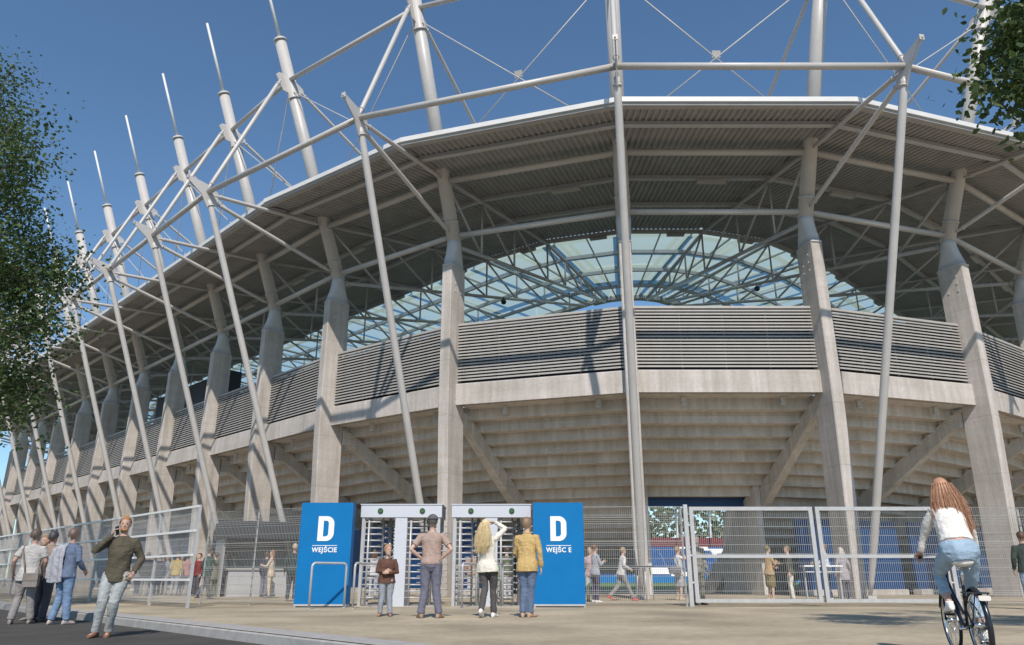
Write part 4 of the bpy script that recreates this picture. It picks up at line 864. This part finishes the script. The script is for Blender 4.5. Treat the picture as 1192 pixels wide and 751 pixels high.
# --- behind the fence, right
far_p('woman with tied dark hair and a checked grey top looking at her phone', 694, 24.8, -65, 1.70, pose=dict(RE=(.2, .10, 1.14), RW=(.08, .28, 1.24), LE=(-.2, .12, 1.16), LW=(-.05, .3, 1.24)), top=(.36, .37, .42), bottom=(.085, .075, .12), shoe=(.7, .68, .66), hair=(.14, .055, .035), style='bun', female=True)
far_p('woman in pink with light trousers behind the one in the checked top', 688.5, 26, 160, 1.66, top=(.5, .36, .36), bottom=(.5, .48, .45), hair=(.4, .27, .15), style='long', female=True)
far_p('boy in a white hoodie striding with grey trousers and red trainers', 725, 27, -80, 1.70, pose=dict(lean=(0, .14, 1), RK=(.09, .16, .52), RA=(.1, .36, .09), LK=(-.09, -.10, .50), LA=(-.1, -.42, .16), LF=(0, 1, -.5), RE=(.23, .02, 1.16), RW=(.2, .24, 1.04), LE=(-.24, .08, 1.15)), top=(.58, .56, .54), bottom=(.27, .26, .25), shoe=(.55, .12, .11), hair=(.3, .2, .12), hem=-.1)
far_p('woman in a pale top and skirt holding binoculars, carrying a grey handbag', 792, 27.5, -70, 1.74, pose=dict(RE=(.22, .2, 1.36), RW=(.05, .2, 1.56), LE=(-.2, .2, 1.36), LW=(-.05, .2, 1.56)), top=(.6, .6, .6), bottom=(.40, .39, .40), shoe=(.5, .38, .3), hair=(.3, .19, .1), sleeve='short', female=True, skirt=True)
q = V(at(786, 27.2, .98)); m = MB(); m.rings([[(x * s_, y * s_, z) for x, y in ((-.2, -.07), (.2, -.07), (.2, .07), (-.2, .07))] for z, s_ in ((-.12, .85), (-.1, 1), (.08, 1), (.12, .8))], True, False)
t = thing('handbag', 'grey handbag at the side of the woman with binoculars', 'bag', q); obj('bag_body', m, cloth((.17, .165, .18)), t, True); m = MB(); m.tube([(-.14, 0, .1), (-.1, .05, .38), (.05, .1, .46), (.1, .05, .3), (.14, 0, .1)], .014, 6); obj('strap', m, cloth((.14, .13, .14)), t, True)
far_p('tall man in plain grey clothes standing just behind the gate post', 815, 22.6, -160, 1.86, pose=dict(RE=(.26, -.02, 1.15), yaw=R(10)), top=(.27, .25, .215), bottom=(.2, .185, .16), shoe=(.07, .07, .07), skin=(.33, .27, .22), hair=(.14, .12, .1))
far_p('woman in a tan jacket and olive skirt facing right behind the gate', 899, 26.2, -75, 1.72, pose=dict(RE=(.2, .12, 1.16), RW=(.06, .26, 1.26), LE=(-.22, .08, 1.16), LW=(-.14, .26, 1.1)), top=(.46, .30, .15), bottom=(.22, .17, .075), shoe=(.6, .45, .35), hair=(.14, .12, .05), female=True, skirt=True)
far_p('woman in white trousers and a dark vest facing the tan jacket', 923, 26.4, 80, 1.72, pose=dict(RE=(.2, .10, 1.16), RW=(.1, .28, 1.2), LE=(-.22, .08, 1.14)), top=(.09, .085, .07), bottom=(.68, .65, .58), shoe=(.6, .58, .5), hair=(.14, .12, .05), female=True)
far_p('man in a white shirt and navy trousers at the narrow white counter', 967, 27, 65, 1.80, pose=dict(RE=(.22, .16, 1.18), RW=(.1, .38, 1.16), LE=(-.22, .16, 1.18), LW=(-.1, .38, 1.16), pitch=R(-20)), top=(.52, .56, .62), bottom=(.06, .07, .13), shoe=(.7, .7, .7), hair=(.2, .1, .06), wide=1.1)
far_p('person in a lilac grey coat behind the raking strut at the gate', 986, 28.5, 10, 1.74, top=(.38, .34, .36), bottom=(.1, .1, .13), hair=(.5, .45, .4), hem=-.28, style='long', female=True)
pm = at(1206, 19.4)
person('man in a dark green jacket and jeans cut by the right edge', pm, R(-20), 1.78, dict(yaw=R(10)), top=(.05, .062, .055), bottom=(.28, .33, .42), skin=SK, hair=(.09, .05, .03), near=True, hem=-.09)

# ------------------------------------------------------------------ bicycle and rider (built facing +y, the rear hub over the origin)
bx = thing('bicycle', 'dark step-through bicycle with a white saddle ridden across the plaza', 'bicycle', (4.33, 7.5, 0), R(-15)); bx.scale = (.885, .885, .885)
mat('bike_paint', (.012, .016, .024), .25); mat('tyre', (.02, .02, .02), .8); mat('chrome', (.7, .7, .7), .18, 1.0); mat('saddle_white', (.72, .68, .62), .5)
WR = .345; WB = 1.06
def wheel(y):
    m = MB(); n = 36; m.tube([(0, y + WR * math.cos(2 * math.pi * i / n), WR + .003 + WR * math.sin(2 * math.pi * i / n) * .96) for i in range(n)], .019, 10, closed=True); w = obj('wheel', m, 'tyre', bx, True)
    m = MB(); r = WR - .03; m.tube([(0, y + r * math.cos(2 * math.pi * i / n), WR + r * math.sin(2 * math.pi * i / n) * .97) for i in range(n)], .012, 8, closed=True); obj('rim', m, 'chrome', w, True)
    m = MB(); m.disc((0, y, WR), (1, 0, 0), .028, .10, 12)
    for i in range(28):
        a = 2 * math.pi * i / 28; b_ = a + (.25 if i % 2 else -.25); sx = .03 if i % 4 < 2 else -.03; m.tube([(sx, y + .024 * math.cos(b_), WR + .024 * math.sin(b_)), (0, y + r * math.cos(a), WR + r * math.sin(a) * .97)], .0022, 4)
    obj('spokes', m, 'chrome', w, True)
wheel(0); wheel(WB)
def fender(y, a0, a1):
    m = MB(); r = WR + .035; rs = []
    for i in range(15):
        a = R(a0 + (a1 - a0) * i / 14); rs.append([(x, y + (r + dz) * math.cos(a), WR + (r + dz) * math.sin(a)) for x, dz in ((-.03, -.02), (-.02, .0), (0, .008), (.02, 0), (.03, -.02), (.018, -.006), (0, .0), (-.018, -.006))])
    m.rings(rs); obj('fender', m, 'bike_paint', bx, True)
fender(0, 60, 215); fender(WB, 20, 175)
m = MB(); bb_, st, hdt = (0, .44, .29), (0, .30, .78), (0, .93, .86)
m.tube([bb_, (0, .33, .70), st], .017, 10); m.tube([(0, .96, .74), (0, .80, .50), (0, .58, .33), bb_], .021, 10); m.tube([(0, .94, .80), (0, .75, .62), (0, .50, .45), (0, .385, .44)], .018, 10); m.tube([(0, .97, .66), (0, .92, .9)], .024, 10)
for s in (-1, 1):
    m.tube([(s * .02, .42, .30), (s * .05, .22, .32), (s * .06, 0, WR)], .011, 8); m.tube([(s * .015, .34, .62), (s * .05, .18, .5), (s * .06, 0, WR)], .009, 8)
    m.tube([(0, .955, .70), (s * .055, .99, .62), (s * .055, WB, WR)], .013, 8)
obj('frame', m, 'bike_paint', bx, True)
m = MB(); m.tube([(0, .30, .74), (0, .265, .93)], .014, 8); obj('seat_post', m, 'chrome', bx, True)
m = MB(); m.rings([[(w_ * math.cos(2 * math.pi * i / 14), y, z + hh * math.sin(2 * math.pi * i / 14)) for i in range(14)] for y, w_, hh, z in ((.12, .03, .02, .985), (.14, .10, .04, .98), (.20, .115, .045, .975), (.28, .08, .04, .975), (.36, .04, .03, .98), (.42, .025, .022, .98), (.43, .01, .01, .98))]); sd = obj('saddle', m, 'saddle_white', bx, True)
m = MB(); 
for s in (-1, 1): m.tube([(s * .06 + .014 * math.cos(q * 1.2), .19 + .014 * math.sin(q * 1.2), .935 - q * .003) for q in range(14)], .004, 5)
obj('saddle_spring', m, 'chrome', sd, True)
m = MB(); m.tube([(0, .925, .88), (0, .905, 1.03), (0, .93, 1.07)], .013, 8); m.tube([(-.31, .70, 1.04), (-.26, .80, 1.06), (-.12, .92, 1.075), (0, .94, 1.075), (.12, .92, 1.075), (.26, .80, 1.06), (.31, .70, 1.04)], .012, 8); hb = obj('handlebar', m, 'chrome', bx, True)
for s in (-1, 1):
    m = MB(); m.tube([(s * .31, .695, 1.039), (s * .268, .785, 1.056)], .018, 8); obj('grip', m, 'tyre', hb, True)
m = MB(); m.box((-.07, -.30, .66), (.07, .20, .675)); m.tube([(-.06, -.28, .667), (-.06, .0, WR)], .007, 6); m.tube([(.06, -.28, .667), (.06, 0, WR)], .007, 6); m.tube([(-.05, .2, .667), (0, .32, .70)], .007, 6); obj('rack', m, 'bike_paint', bx, True)
m = MB(); m.rings([[(x * .055, -.33 - d_, .62 + z * .025) for x, z in ((-1, -.7), (-.7, -1), (.7, -1), (1, -.7), (1, .7), (.7, 1), (-.7, 1), (-1, .7))] for d_ in (0, .035)], True, False); obj('rear_lamp', m, 'saddle_white', bx, True)
m = MB(); m.disc((.06, .44, .29), (1, 0, 0), .09, .008, 24); m.bar((.075, .44, .29), (.075, .35, .15), .015, .022); m.bar((-.07, .44, .29), (-.07, .53, .43), .015, .022); m.tube([(-.08, .44, .29), (.08, .44, .29)], .018, 8); cr_ = obj('crank', m, 'chrome', bx, True)
for s, yy, zz in ((1, .35, .15), (-1, .53, .43)):
    m = MB(); m.box((s * .13 - .045, yy - .05, zz - .012), (s * .13 + .045, yy + .05, zz + .012)); obj('pedal', m, 'tyre', cr_, True)
m = MB(); m.rings([[(x, .44 + (.10 if a > .1 and a < 3.04 else .10) * 0 + yy, zz) for yy, zz in ((-.46, .045 + .29), (.09, .09 + .29), (.11, .29), (.09, -.08 + .29), (-.46, .02 + .29))] for x, a in ((.068, 1), (.085, 1))], True, False); obj('chain_guard', m, 'bike_paint', bx, True)
person('red haired woman in a white top and light jeans riding the dark bicycle', (4.33, 7.5, 0), R(-15), 1.75 * .885,
       dict(hip=(0, .225, 1.105), lean=(-.02, .40, 1), RE=(.25, .56, 1.30), RW=(.295, .66, 1.10), LE=(-.25, .56, 1.30), LW=(-.295, .66, 1.10), RH=(0, .8, -.35), LH=(0, .8, -.35), RP=(0, -.3, -1), LP=(0, -.3, -1), RC=.9, LC=.9,
            RK=(.135, .58, .68), RA=(.125, .30, .27), LK=(-.15, .66, .86), LA=(-.13, .47, .55), RF=(.02, 1, -.15), LF=(-.02, 1, -.15), headdir=(0, .16, 1), hairlen=.58, hairfall=(.10, -.10, -1), hairw=1.25),
       top=(.74, .70, .65), bottom=(.30, .40, .50), shoe=(.78, .76, .74), skin=PALE, hair=(.44, .235, .14), style='long', female=True, near=True, hem=.10, ankle=.72, wide=1.12, shoulders=.92)

bpy.data.scenes.remove(WORK)
